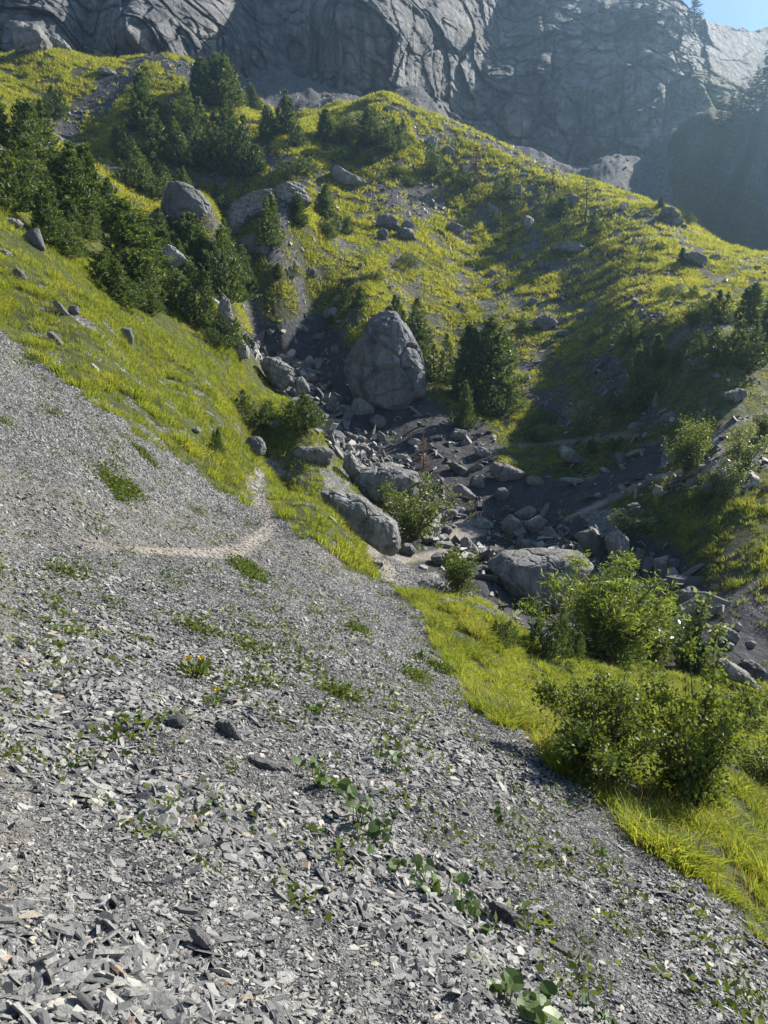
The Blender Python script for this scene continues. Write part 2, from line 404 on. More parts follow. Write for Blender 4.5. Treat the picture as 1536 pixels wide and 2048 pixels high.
# bare dark soil along the water
soil = np.zeros_like(YY)
bed = [(470,670),(560,640),(640,640),(700,680),(700,760),(840,790),(960,850),(1010,900),(990,940),(1080,960),(1170,960),(1250,900),(1330,890),(1300,955),(1150,1035),(1180,1050),(1350,1090),(1450,1220),(1536,1290),(1700,1500),(1430,1345),(1300,1330),(1160,1300),(1060,1270),(960,1190),(800,1120),(770,1000),(690,930),(640,880),(560,770)]
sm = zone(bed, 30, 90)
g = np.where(sm, .05, g); g = np.where(zone(bank2, 40, 90), 1, g)
soil = np.where(sm, 1, soil); soil = np.where(soilr, .8, soil)
gullyl = [(95,300),(110,250),(150,215),(190,180),(205,150),(240,150),(230,190),(170,240),(150,300),(130,330),(100,330)]
gl_ = zone(gullyl, 100, 190); soil = np.where(gl_, 1, soil); g = np.where(gl_, .1, g)
for sp in ([(1170,700),(1230,720),(1330,830),(1300,850),(1200,790)],[(1020,780),(1100,800),(1170,850),(1120,850)],[(690,370),(880,370),(900,440),(780,430)],[(930,640),(1000,680),(990,720),(940,690)],[(1230,590),(1340,640),(1290,650)],[(880,240),(1150,345),(1130,360),(930,280)]):
    z_ = zone(sp, 40, 180); g = np.where(z_, g*.25, g); soil = np.where(z_, .65, soil)
crestS = [(180,190),(240,160),(300,105),(440,140),(440,180),(300,130),(240,200),(190,250)]
z_ = zone(crestS, 110, 190); g = np.where(z_, .1, g); soil = np.where(z_, .8, soil)
g = np.where(YY > 183, .0, g); g = np.where(zone([(1345,262),(1330,330),(1360,470),(1900,700),(1900,-100),(1460,180)], 160), np.clip(.8+.5*n1, .2, 1), g)
# worn trail
def strip_mask(pts, y0, y1):
    m = np.zeros_like(YY)
    for (x0, ya, w0), (x1, yb, w1) in zip(pts[:-1], pts[1:]):
        dx, dy = x1-x0, yb-ya; t = np.clip(((GPX-x0)*dx+(GPY-ya)*dy)/(dx*dx+dy*dy), 0, 1)
        d = np.hypot(GPX-(x0+t*dx), (GPY-(ya+t*dy))); w = w0+(w1-w0)*t
        m = np.maximum(m, 1-sstep(.55, 1.25, d/w+.25*n2))
    return np.where((YY > y0) & (YY < y1), m, 0)
trail = .4*strip_mask([(-90,2200,210),(-60,1800,180),(-40,1500,110),(-30,1250,60),(0,1060,45),(130,1085,22),(240,1096,8)], 0, 45)
trail = np.maximum(trail, .45*strip_mask([(-60,1090,30),(60,1075,14)], 0, 45))
trail = np.maximum(trail, .85*strip_mask([(225,1093,3),(300,1102,7),(400,1106,8),(475,1108,15),(535,1062,15),(545,1045,14),(515,1000,16),(508,965,16),(530,925,11)], 0, 45))
trail = np.maximum(trail, strip_mask([(740,1105,14),(765,1140,22),(775,1185,26)], 24, 60))
trail = np.maximum(trail, .8*strip_mask([(800,1120,10),(880,1110,12),(930,1060,22),(960,1050,20)], 30, 60))
trail = np.maximum(trail, strip_mask([(1130,1038,4),(1200,1008,5),(1290,962,6),(1350,945,5),(1420,935,11),(1440,900,9),(1430,880,6),(1450,848,3),(1536,825,3)], 40, 90))
trail = np.maximum(trail, .6*strip_mask([(1040,892,4),(1150,882,5),(1270,868,7)], 50, 90))
g *= 1-trail
# herbs in the scree
herb = np.clip(fbm(XX/1.1, YY/1.5, 9, 3)*1.5-.9, 0, 1)*(YY > 7)*(YY < 30)*(1-trail)*(g < .2)
# leaf litter and earth in the upper scree
earth = strip_mask([(-40,960,50),(60,1000,55),(200,1050,50),(330,1055,55),(500,1085,32),(640,1110,24),(720,1160,18)], 8, 30)*.75
brook = strip_mask([(470,680,20),(570,750,42),(640,830,42),(700,890,52),(780,970,60),(900,1060,50),(1010,1085,50),(1150,1125,42),(1290,1175,45),(1400,1250,50),(1536,1340,60)], 28, 95)
rb = (YY > 23) & (YY < 60) & (GPX > 1330) & (g < .3); soil = np.where(rb, 1, soil)
ATTR = np.stack([g, trail, soil, earth], -1).reshape(-1, 4)
# ------------------------------------------------------------------ materials
def mat_ground():
    n = NT('ground_cover'); p = n.pos(); a = n.n('ShaderNodeAttribute', attribute_name='cover')
    sep = n.n('ShaderNodeSeparateColor'); n.lk(a.outputs['Color'], sep.inputs[0])
    gr, tr, so = sep.outputs[0], sep.outputs[1], sep.outputs[2]; ea = a.outputs['Alpha']
    ps = n.mapping(p, (1, 1, 1), (0, R(35), R(20)))
    pst = n.mapping(ps, (.45, 1.0, 1.6))
    v1 = n.voro(pst, 9, out='Color'); v2 = n.voro(pst, 24, out='Color'); v3 = n.voro(pst, 3.2, out='Color')
    bw = lambda c: n.n('ShaderNodeSeparateColor', **{'i_0': c}).outputs[0]
    b1, b2, b3 = bw(v1), bw(v2), bw(v3)
    big = n.noise(p, .5, 4)
    chips = n.math('ADD', n.math('MULTIPLY', b1, .55), n.math('MULTIPLY', b2, .45))
    scree = n.ramp(chips, [(.15, (.06, .06, .062)), (.45, (.17, .168, .165)), (.75, (.33, .325, .315)), (1, (.46, .45, .43))])
    scree = n.mix(n.ramp(big, [(.35, .0), (.7, .55)]), scree, (.15, .145, .15))
    soilc = n.ramp(n.noise(p, 1.3, 6), [(.3, (.035, .036, .042)), (.6, (.065, .066, .072)), (.8, (.11, .108, .105))])
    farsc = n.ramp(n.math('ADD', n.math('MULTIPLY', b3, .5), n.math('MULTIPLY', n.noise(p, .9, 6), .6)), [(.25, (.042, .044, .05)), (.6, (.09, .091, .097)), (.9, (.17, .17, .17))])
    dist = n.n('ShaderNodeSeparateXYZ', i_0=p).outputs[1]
    gap_shade = n.ramp(chips, [(.2, (.03, .03, .032)), (.55, (.08, .079, .078)), (.85, (.20, .197, .19))])  # near ground darkened: shade between the stones is put into its colour
    scree = n.mix(n.math('MULTIPLY_ADD', dist, .06, -.6, True), gap_shade, scree)
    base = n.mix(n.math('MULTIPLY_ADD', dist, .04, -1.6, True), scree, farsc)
    base = n.mix(so, base, soilc)
    base = n.mix(ea, base, n.ramp(n.noise(p, 4, 5), [(.3, (.11, .098, .084)), (.7, (.25, .232, .205))]))
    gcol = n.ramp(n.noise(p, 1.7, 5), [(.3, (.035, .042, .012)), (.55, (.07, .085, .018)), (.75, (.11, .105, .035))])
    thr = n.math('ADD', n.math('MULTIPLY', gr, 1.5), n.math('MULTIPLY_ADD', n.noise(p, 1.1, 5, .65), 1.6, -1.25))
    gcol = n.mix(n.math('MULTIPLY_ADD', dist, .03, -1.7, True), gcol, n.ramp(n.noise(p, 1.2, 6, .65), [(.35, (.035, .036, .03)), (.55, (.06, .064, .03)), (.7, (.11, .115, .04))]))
    base = n.mix(n.ramp(thr, [(.25, 0.0), (.6, 1.0)]), base, gcol)
    pathc = n.ramp(n.math('MULTIPLY_ADD', n.noise(p, 5, 6, .65), .7, n.math('MULTIPLY', b2, .3)), [(.3, (.2, .175, .145)), (.55, (.33, .295, .25)), (.8, (.44, .41, .36))])
    base = n.mix(tr, base, pathc)
    h = n.math('ADD', n.math('MULTIPLY', chips, .06), n.math('MULTIPLY', n.noise(p, 2.2, 8, .65), .25))
    h2 = n.math('MULTIPLY', n.noise(p, .55, 8, .65), 1.2)
    nb = n.bump(h, .9, .6); nb = n.bump(h2, .35, .8, nb)
    return n.finish(n.principled(base, .85, nb, .2))
def mat_rock(name, tone=1.0, tint=(1, 1, 1), scale=1.0, streak=.5, warm=.35):
    n = NT(name); p = n.obj(); inf = n.n('ShaderNodeObjectInfo').outputs['Random']
    off = n.n('ShaderNodeVectorMath', operation='ADD'); n.lk(p, off.inputs[0]); n.lk(n.math('MULTIPLY', inf, 57.0), off.inputs[1]); p = off.outputs[0]
    pm = n.mapping(p, (1*scale, 1*scale, .35*scale), (R(12), R(-18), 0))
    a = n.noise(p, 1.1*scale, 8, .62, .4); b = n.noise(pm, 3.0, 8, .66, .6); c = n.noise(p, 9*scale, 6, .7)
    m = n.math('ADD', n.math('MULTIPLY', a, .45), n.math('ADD', n.math('MULTIPLY', b, streak*.7), n.math('MULTIPLY', c, .28)))
    t = lambda v, k=1.0: tuple(v*tone*q for q in (tint[0]*k, tint[1], tint[2]/k))
    colr = n.ramp(m, [(.38, t(.045)), (.49, t(.13)), (.57, t(.23)), (.68, t(.38))])
    w = n.ramp(n.noise(p, .8*scale, 5), [(.48, 0.0), (.7, warm)])
    colr = n.mix(w, colr, t(.22, 1.22), 'MULTIPLY') if False else n.mix(w, colr, t(.2, 1.3))
    colr = n.mix(n.ramp(n.math('MULTIPLY_ADD', inf, .5, .4), [(0, 0.0), (1, .45)]), colr, t(.11))
    cr = n.voro(n.mapping(pm, (1, 1, 1)), 1.6*scale, 'DISTANCE_TO_EDGE')
    crack = n.ramp(cr, [(0, 0.0), (.04, 1.0)])
    colr = n.mix(n.math('MULTIPLY', n.math('SUBTRACT', 1.0, crack), .35), colr, t(.05))
    h = n.math('ADD', n.math('MULTIPLY', b, .5), n.math('ADD', n.math('MULTIPLY', c, .22), n.math('MULTIPLY', crack, .10)))
    nb = n.bump(h, 1.0, .4/scale)
    return n.finish(n.principled(colr, .8, nb, .3))
def mat_cliff():
    n = NT('rock_wall'); p = n.pos()
    q1 = n.mapping(p, (.25, .06, .03)); q2 = n.mapping(p, (.02, .02, .22), (0, R(38), 0)); q3 = n.mapping(p, (.5, .3, .06), (0, R(25), 0))
    a = n.noise(q1, 1, 8, .6, .5); b = n.noise(q2, 1, 8, .62, .6); c = n.noise(p, .5, 9, .68); d = n.noise(p, .035, 4); e = n.noise(q3, 1, 8, .68, .3)
    m = n.math('ADD', n.math('ADD', n.math('MULTIPLY', a, .24), n.math('MULTIPLY', b, .24)), n.math('ADD', n.math('ADD', n.math('MULTIPLY', c, .2), n.math('MULTIPLY', e, .24)), n.math('MULTIPLY', d, .12)))
    colr = n.ramp(m, [(.40, (.06, .065, .075)), (.48, (.15, .154, .165)), (.545, (.265, .266, .268)), (.63, (.43, .42, .405))])
    colr = n.mix(n.ramp(n.noise(n.mapping(p, (.1, .05, .04)), 1, 5), [(.5, 0.0), (.7, .4)]), colr, (.16, .135, .11))
    st = n.noise(n.mapping(p, (.22, .12, .012), (0, R(8), 0)), 1, 6, .6, .3)
    colr = n.mix(n.ramp(st, [(.5, 0.0), (.6, .62)]), colr, (.045, .05, .06))
    ck = n.attr('cracks'); colr = n.mix(n.math('MULTIPLY', ck, .4), colr, (.035, .038, .045))
    # grass holds on the ledges
    nz = n.n('ShaderNodeSeparateXYZ', i_0=n.n('ShaderNodeNewGeometry').outputs['Normal']).outputs[2]
    led = n.math('ADD', n.attr('turf'), n.math('MULTIPLY_ADD', n.noise(p, .16, 6, .65), 1.5, -.9))
    led = n.math('ADD', led, n.math('MULTIPLY_ADD', nz, 1.1, -.95))
    gcol = n.ramp(n.noise(p, .5, 5), [(.3, (.05, .055, .018)), (.55, (.12, .13, .03)), (.75, (.2, .19, .07))])
    colr = n.mix(n.ramp(led, [(.12, 0.0), (.3, 1.0)]), colr, gcol)
    h = n.math('ADD', n.math('MULTIPLY', e, 1.4), n.math('ADD', n.math('MULTIPLY', b, 1.0), n.math('MULTIPLY', c, 1.1)))
    nb = n.bump(h, .9, 2.2)
    return n.finish(n.principled(colr, .8, nb, .25))
def mat_stone():
    n = NT('slate_chips'); g_ = n.n('ShaderNodeNewGeometry'); r = g_.outputs['Random Per Island']; p = g_.outputs['Position']
    c = n.ramp(r, [(0, (.055, .055, .058)), (.25, (.14, .14, .141)), (.55, (.195, .192, .184)), (.8, (.28, .276, .26)), (.95, (.37, .362, .337)), (.985, (.42, .38, .30)), (1, (.30, .22, .15))])
    c = n.mix(n.ramp(n.noise(p, 28, 6, .7), [(.35, .45), (.65, 0.0)]), c, (.09, .09, .09))
    a = n.attr('soilt'); c = n.mix(a, c, (.055, .056, .06))
    nb = n.bump(n.noise(p, 45, 6, .65), .5, .02)
    return n.finish(n.principled(c, .62, nb, .45))
def leafy(name, cols, trans=.45, rough=.6, spec=.3, patch=.0, patchscale=.4):
    """thin leaf or blade: light also comes through it"""
    n = NT(name); r = n.n('ShaderNodeNewGeometry').outputs['Random Per Island']
    f = r
    if patch: f = n.math('ADD', n.math('MULTIPLY', r, 1-patch), n.math('MULTIPLY', n.math('MULTIPLY_ADD', n.noise(n.pos(), patchscale, 4), 2.4, -.7), patch), 0, True)
    else:
        f = n.math('ADD', n.math('MULTIPLY', r, .75), n.math('MULTIPLY', n.n('ShaderNodeObjectInfo').outputs['Random'], .25))
    c = n.ramp(f, [(i/(len(cols)-1), k) for i, k in enumerate(cols)])
    b = n.n('ShaderNodeBsdfPrincipled'); n.lk(c, b.inputs['Base Color']); b.inputs['Roughness'].default_value = rough; b.inputs['Specular IOR Level'].default_value = spec
    t = n.n('ShaderNodeBsdfTranslucent'); n.lk(n.mix(.6, c, (1.0, 1.0, .35), 'MULTIPLY') if False else c, t.inputs['Color'])
    gt = n.mix(1.0, c, (1.7, 1.6, .7), 'MULTIPLY'); n.lk(gt, t.inputs['Color'])
    mx = n.n('ShaderNodeMixShader'); mx.inputs[0].default_value = trans; n.lk(b.outputs[0], mx.inputs[1]); n.lk(t.outputs[0], mx.inputs[2])
    return n.finish(mx.outputs[0])
def plain(name, c, rough=.8, spec=.3, var=.25, sc=6):
    n = NT(name); p = n.obj(); f = n.noise(p, sc, 5)
    cc = n.ramp(f, [(.3, tuple(v*(1-var) for v in c)), (.7, tuple(min(1, v*(1+var)) for v in c))])
    return n.finish(n.principled(cc, rough, n.bump(f, .3, .05), spec))
M = dict(
 ground=mat_ground(), cliff=mat_cliff(), stone=mat_stone(),
 rock=mat_rock('limestone', 1.25, (1, 1, .98), .6), rock_dark=mat_rock('dark_limestone', .85, (.97, 1, 1.05), .35, .6, .5), rock_pale=mat_rock('pale_limestone', 1.7, (1, .99, .95), .9, .5, .2),
 rock_green=mat_rock('greenish_limestone', .8, (.93, 1, .9), .6), slab=mat_rock('slate', .6, (1, 1, 1), 3.0, .6, .15),
 grass=leafy('meadow_grass', [(.06, .085, .02), (.135, .175, .036), (.21, .25, .048), (.28, .30, .064), (.33, .29, .12)], .5, .55, .25, .6, .7),
 tuft=leafy('mound_grass', [(.09, .11, .026), (.195, .22, .042), (.29, .305, .056), (.36, .33, .09)], .55, .55, .2, .5, .15),
 pine=leafy('pine_needles', [(.03, .052, .02), (.062, .1, .032), (.108, .155, .046), (.165, .21, .068)], .3, .5, .35),
 pine_pale=leafy('pale_pine_needles', [(.035, .062, .028), (.06, .1, .04), (.09, .135, .055), (.12, .16, .07)], .35, .5, .35),
 spruce=leafy('spruce_needles', [(.012, .022, .012), (.022, .036, .018), (.035, .052, .024)], .2, .6, .3),
 leaf=leafy('shrub_leaves', [(.04, .065, .018), (.075, .11, .025), (.115, .155, .035), (.16, .19, .055)], .42, .5, .3),
 willow=leafy('willow_leaves', [(.07, .11, .025), (.11, .16, .032), (.16, .21, .045), (.2, .25, .07)], .45, .5, .3),
 silver=leafy('silvery_leaves', [(.08, .11, .05), (.13, .17, .08), (.2, .24, .13), (.3, .33, .2)], .4, .4, .5),
 herb=leafy('herb_leaves', [(.04, .07, .015), (.07, .11, .02), (.11, .15, .03), (.15, .14, .05)], .4, .5, .35),
 butter=leafy('broad_leaves', [(.05, .09, .025), (.075, .125, .035), (.11, .16, .055)], .3, .45, .4),
 straw=leafy('dry_straw', [(.12, .10, .045), (.2, .165, .08), (.3, .25, .13)], .35, .6, .2),
 petal=plain('yellow_petals', (.75, .52, .02), .6, .2, .12), dry=leafy('dry_needles', [(.12, .07, .045), (.18, .1, .06), (.22, .14, .09)], .25, .7, .2),
 bark=plain('bark', (.085, .07, .055), .9, .15, .4, 12), wood=plain('bleached_wood', (.26, .23, .19), .85, .2, .35, 9),
 skin=plain('skin', (.5, .29, .2), .5, .35, .06), hair=plain('dark_hair', (.03, .02, .015), .5, .4, .3, 40), white=plain('white_cloth', (.74, .76, .8), .85, .2, .05, 20),
 black=plain('black_cloth', (.012, .012, .014), .8, .2, .2, 20), navy=plain('navy_pack_cloth', (.02, .035, .07), .7, .3, .3, 15), grey=plain('grey_trousers', (.05, .045, .05), .8, .2, .2, 15),
 paint_w=plain('white_paint', (.8, .8, .78), .6, .3, .15, 25), paint_r=plain('red_paint', (.36, .03, .05), .6, .3, .2, 25),
)
# ------------------------------------------------------------------ generators
def unit(v): return v/np.maximum(np.linalg.norm(v, axis=-1, keepdims=True), 1e-9)
def perp(d, r):
    a = r.normal(size=d.shape); a -= (a*d).sum(-1, keepdims=True)*d; return unit(a)
def tri_blades(root, dirs, ln, wd, r, side=None):
    """one triangle per blade"""
    s = perp(dirs, r) if side is None else side
    n = len(root); V = np.empty((n, 3, 3))
    V[:, 0] = root-s*wd[:, None]*.5; V[:, 1] = root+s*wd[:, None]*.5; V[:, 2] = root+dirs*ln[:, None]
    return V.reshape(-1, 3), np.arange(3*n).reshape(-1, 3)
def rhombs(c, d, s, ln, wd):
    """leaf shaped quads"""
    n = len(c); V = np.empty((n, 4, 3))
    V[:, 0] = c-d*ln[:, None]*.5; V[:, 1] = c+s*wd[:, None]*.5; V[:, 2] = c+d*ln[:, None]*.5; V[:, 3] = c-s*wd[:, None]*.5
    return V.reshape(-1, 3), np.arange(4*n).reshape(-1, 4)
def tube(pts, rad, k=6):
    pts = np.asarray(pts, float); rad = np.asarray(rad, float); n = len(pts)
    d = unit(np.gradient(pts, axis=0)); ref = np.array([.31, .77, .2]); a = unit(np.cross(d, ref)); b = np.cross(d, a)
    th = np.linspace(0, 2*np.pi, k, endpoint=False)
    V = pts[:, None]+rad[:, None, None]*(a[:, None]*np.cos(th)[None, :, None]+b[:, None]*np.sin(th)[None, :, None])
    i = np.arange(n-1)[:, None]*k; j = np.arange(k)[None]; jn = (j+1) % k
    T = np.stack([i+j, i+jn, i+k+jn, i+k+j], -1).reshape(-1, 4)
    return V.reshape(-1, 3), T
def join(parts):
    Vs, Ts, o = [], [], 0
    for V, T in parts: Vs.append(V); Ts.append(T+o); o += len(V)
    return np.concatenate(Vs), np.concatenate(Ts)

# ---- conifers, unit height
def pine_mesh(name, seed, leaders, wid, n_shoot=620, mat=None, needle=(.05, .016), fill=.25, low=.02):
    """bushy mountain pine: upright brush-like shoots on several leaders"""
    r = np.random.default_rng(seed)
    L = []
    for i in range(leaders):
        h = 1.0 if i == 0 else r.uniform(.45, .92)
        a = r.uniform(0, 2*np.pi); d = 0 if i == 0 and leaders < 4 else r.uniform(.35, 1)*wid*.55
        L.append((d*math.cos(a), d*math.sin(a), h, wid*r.uniform(.38, .6)*(1.0 if leaders > 2 else 1.25)))
    w = np.array([l[2]*l[3]*(1 if k else 1.25) for k, l in enumerate(L)]); w /= w.sum()
    k = r.choice(len(L), n_shoot, p=w); LA = np.array(L)[k]
    t = r.uniform(0, 1, n_shoot)**1.25                          # height share
    prof = (1-t)**.75*(.35+.65*np.minimum(1, (t+.12)*4))
    lump = .75+.45*np.array([noise3(7*tt, 3*math.cos(0), 2.3*kk) for tt, kk in zip(t, k)])
    ph = r.uniform(0, 2*np.pi, n_shoot); lob = 1+.28*np.sin(ph*5+9*t+k*2)
    rr = LA[:, 3]*prof*lump*lob*np.where(r.uniform(size=n_shoot) < fill, r.uniform(.2, .8, n_shoot), r.uniform(.85, 1.05, n_shoot))
    P0 = np.stack([LA[:, 0]+rr*np.cos(ph), LA[:, 1]+rr*np.sin(ph), low+t*LA[:, 2]*.93], -1)
    out = np.stack([np.cos(ph), np.sin(ph), np.zeros(n_shoot)], -1)
    ax = unit(out*(.75*(1-t)+.1)[:, None]+np.array([0, 0, .75])+r.normal(size=(n_shoot, 3))*.22)
    sl = r.uniform(.06, .125, n_shoot)*(1-.3*t)
    K = 11
    f = (np.arange(K)+.5)/K
    root = P0[:, None]+ax[:, None]*(sl[:, None]*f[None])[..., None]
    axr = np.repeat(ax[:, None], K, 1).reshape(-1, 3); root = root.reshape(-1, 3)
    side = perp(axr, r); dd = unit(axr*.75+side*.75)
    ff = np.tile(f, n_shoot)
    ln = needle[0]*r.uniform(.7, 1.2, len(root))*(1.1-.5*ff); wd = np.full(len(root), needle[1])
    V, T = tri_blades(root, dd, ln, wd, r)
    crown = tri_mesh(name+'_crown', V, T, mat)
    parts = []
    for x, y, h, rad in L:
        n = 7; tt = np.linspace(0, 1, n)
        pts = np.stack([x*tt**.6, y*tt**.6, h*.9*tt], -1)+r.normal(size=(n, 3))*.008*np.array([1, 1, 0]); pts[0] = (0, 0, -.06)
        parts.append(tube(pts, .022*(1-.85*tt)*(.6+.4*h), 5))
        for q in range(5):
            z = r.uniform(.12, .7)*h; a = r.uniform(0, 2*np.pi); l = rad*(1-z/h)*.9
            b = np.array([x*(z/h)**.6, y*(z/h)**.6, z]); e = b+np.array([math.cos(a)*l, math.sin(a)*l, l*.5])
            parts.append(tube(np.array([b, (b+e)/2-[0, 0, .01], e]), np.array([.008, .006, .002]), 4))
    V, T = join(parts)
    return crown, tri_mesh(name+'_trunk', V, T, M['bark'])
def spruce_mesh(name, seed, wid=.22, whorls=22, mat=None, dens=1.0, sparse=False, needle=(.045, .014)):
    r = np.random.default_rng(seed); roots = []; dirs = []; parts = []
    tt = np.linspace(0, 1, 9); parts.append(tube(np.stack([.01*np.sin(tt*5), .008*np.cos(tt*4), tt*.99-.05*(tt == 0)], -1), .018*(1-.93*tt), 6))
    for i in range(whorls):
        z = (.10 if sparse else .05)+.93*(i/whorls)**.95; l0 = wid*(1-z)**.8*(.6+.4*min(1, z*8))+.012
        for j in range(5 if not sparse else 4):
            if r.uniform() < (.3 if sparse else .12): continue
            a = r.uniform(0, 2*np.pi); l = l0*r.uniform(.6, 1.18); n = 9
            q = np.linspace(0, 1, n); dz = (-.28*q+.30*q*q)*l
            b = np.stack([math.cos(a)*l*q, math.sin(a)*l*q, z+dz], -1)
            parts.append(tube(b[::4], np.array([.004, .003, .001]), 3))
            m = max(4, int((26 if sparse else 34)*l/wid*dens)); s = r.uniform(.1, 1, m)
            c = np.stack([np.interp(s, q, b[:, 0]), np.interp(s, q, b[:, 1]), np.interp(s, q, b[:, 2])], -1)
            ax = np.array([math.cos(a), math.sin(a), 0]); sd = np.array([-math.sin(a), math.cos(a), 0])
            d = unit(ax*r.uniform(.3, 1, m)[:, None]+sd*r.normal(size=m)[:, None]*.9+np.array([0, 0, 1])*r.normal(-.25, .35, m)[:, None])
            roots.append(c); dirs.append(d)
    top = 14; roots.append(np.stack([np.zeros(top), np.zeros(top), r.uniform(.9, .99, top)], -1)); dirs.append(unit(r.normal(size=(top, 3))*.5+[0, 0, 1]))
    root = np.concatenate(roots); dd = np.concatenate(dirs); n = len(root)
    V, T = tri_blades(root, dd, needle[0]*r.uniform(.6, 1.3, n), np.full(n, needle[1]), r)
    crown = tri_mesh(name+'_crown', V, T, mat); V, T = join(parts)
    return crown, tri_mesh(name+'_trunk', V, T, M['bark'])
def shrub_mesh(name, seed, wid, stems=9, n_leaf=2600, leaf=(.032, .018), mat=None, base=.1, upright=.6, clump=.05, droop=0., narrow_top=.0):
    """many-stemmed shrub: twigs fork from the base, leaves sit in clumps round the twig ends"""
    r = np.random.default_rng(seed); parts = []; tips = []; tdir = []
    for i in range(stems):
        a = r.uniform(0, 2*np.pi); sp = r.uniform(.1, 1)**.7; h = r.uniform(.62, 1.0)*(1-.28*sp*sp)*(1-narrow_top*sp)
        ex = np.array([math.cos(a)*sp*wid*.5, math.sin(a)*sp*wid*.5, h])
        q = np.linspace(0, 1, 7); b0 = np.array([math.cos(a), math.sin(a), 0])*.03*r.uniform(0, 1)
        c = b0+np.stack([ex[0]*q**(.8+upright), ex[1]*q**(.8+upright), -.03+(ex[2]+.03)*q**.95], -1)+r.normal(size=(7, 3))*.012
        parts.append(tube(c, .012*(1-.85*q), 5))
        for k in range(9):
            t = r.uniform(base, 1.0)
            p = np.array([np.interp(t, q, c[:, m]) for m in range(3)])
            l = .26*wid*(1.15-t)*r.uniform(.5, 1.2)
            d = unit(np.array([r.normal(), r.normal(), r.uniform(.1, 1.1)*upright+.2-droop]))
            e = p+d*l; mid = (p+e)/2+r.normal(size=3)*.01
            parts.append(tube(np.array([p, mid, e]), np.array([.0045, .003, .001]), 3))
            for z in (.45, .75, 1.0):
                tips.append(p+(e-p)*z); tdir.append(d)
        tips.append(c[-1]); tdir.append(unit(c[-1]-c[-2]))
    tips = np.array(tips); tdir = np.array(tdir)
    k = r.integers(0, len(tips), n_leaf)
    pos = tips[k]+r.normal(size=(n_leaf, 3))*clump
    pos[:, 2] = np.maximum(pos[:, 2], .01)
    d = unit(tdir[k]*.7+r.normal(size=(n_leaf, 3))*.75); s = perp(d, r)
    lk = r.uniform(.55, 1.35, n_leaf); V, T = rhombs(pos, d, s, leaf[0]*lk, leaf[1]*lk*r.uniform(.8, 1.2, n_leaf))
    crown = tri_mesh(name+'_leaves', V, T, mat); V, T = join(parts)
    return crown, tri_mesh(name+'_stems', V, T, M['bark'])

# ---- boulders
_bm = {}
def ico(k):
    if k not in _bm:
        bm = bmesh.new(); bmesh.ops.create_icosphere(bm, subdivisions=k, radius=1.0)
        bm.verts.ensure_lookup_table()
        V = np.array([v.co[:] for v in bm.verts]); T = np.array([[v.index for v in f.verts] for f in bm.faces]); bm.free()
        _bm[k] = (V, T)
    return _bm[k]
def radial(poly):
    """outline (metres, x right / z up) -> radius as a function of angle about its centre"""
    p = np.asarray(poly, float); ang = np.linspace(-np.pi, np.pi, 241); R_ = np.zeros(241)
    for i in range(len(p)):
        a, b = p[i], p[(i+1) % len(p)]
        e = b-a
        for k, th in enumerate(ang):
            d = np.array([math.cos(th), math.sin(th)]); den = d[0]*e[1]-d[1]*e[0]
            if abs(den) < 1e-9: continue
            t = (a[0]*e[1]-a[1]*e[0])/den; u = (a[0]*d[1]-a[1]*d[0])/den
            if t > 0 and -1e-6 <= u <= 1+1e-6: R_[k] = max(R_[k], t)
    R_[R_ == 0] = R_[R_ > 0].mean()
    return ang, R_
def sd_of(k): return int(k) % 40
def boulder(name, outline, depth, seed, mat, sub=4, rough=.06, facets=10, bed=0.0, bed_dir=(.3, .2, .9), facet_cut=.86, flat_top=None):
    """outline in metres about the centre; returns a mesh whose silhouette from the path follows it and whose third dimension is 'depth'"""
    r = np.random.default_rng(seed); V, T = ico(sub); V = V.copy()
    ang, Rr = radial(outline); Rr = np.convolve(np.concatenate([Rr[-4:-1], Rr, Rr[1:4]]), np.ones(3)/3, 'same')[3:-3]
    th = np.arctan2(V[:, 2], V[:, 0]); m = np.hypot(V[:, 0], V[:, 2])
    sq = m**.7
    rad = np.interp(th, ang, Rr)
    size = Rr.mean()
    X = np.stack([np.cos(th)*rad*sq, np.sign(V[:, 1])*np.abs(V[:, 1])**.85*depth*.5, np.sin(th)*rad*sq], -1)
    for i in range(facets):                                     # flat broken faces
        n_ = unit(r.normal(size=3)*np.array([.55, 1.7, .6])); n_[1] = -abs(n_[1]) if i % 3 else n_[1]
        dd = X@n_; lim = dd.max()*r.uniform(facet_cut, .99)
        X -= np.maximum(0, dd-lim)[:, None]*n_[None]*.9
    o = r.uniform(0, 50, 3); q = X/size
    nn = unit(X/np.array([size, depth*.5, size]))
    w_ = .12*fbm(q[:, 0]*2+o[0], q[:, 1]*2, q[:, 2]*2, 2)
    k1, g1 = cells(q[:, 0]*1.1+o[0]+w_, q[:, 1]*1.1+o[1], q[:, 2]*1.3+o[2]+w_, sd_of(seed), .8); k2, g2 = cells(q[:, 0]*3+o[1], q[:, 1]*3+w_, q[:, 2]*3.6+o[0], 2, .7)
    dsp = .75*k1+.28*k2-1.1*(1-sstep(0, .09, g1))-.35*(1-sstep(0, .12, g2))+.4*fbm(q[:, 0]*1.3+o[0], q[:, 1]*1.3+o[1], q[:, 2]*1.3+o[2], 3)+.35*(ridged(q[:, 0]*4+o[1], q[:, 1]*4, q[:, 2]*2.4+o[0], 4)-.6)+.22*fbm(q[:, 0]*8+o[0], q[:, 1]*8, q[:, 2]*8+o[2], 3)
    if bed:
        bd = unit(np.array(bed_dir)); z = q@bd
        saw = (z*bed+.25*noise3(q[:, 0]*1.5, q[:, 1]*1.5, q[:, 2]*1.5)); saw = saw-np.floor(saw)
        dsp += 1.3*(saw**3*-1+.2)
    X = X+nn*(dsp*rough*size)[:, None]
    return X, T
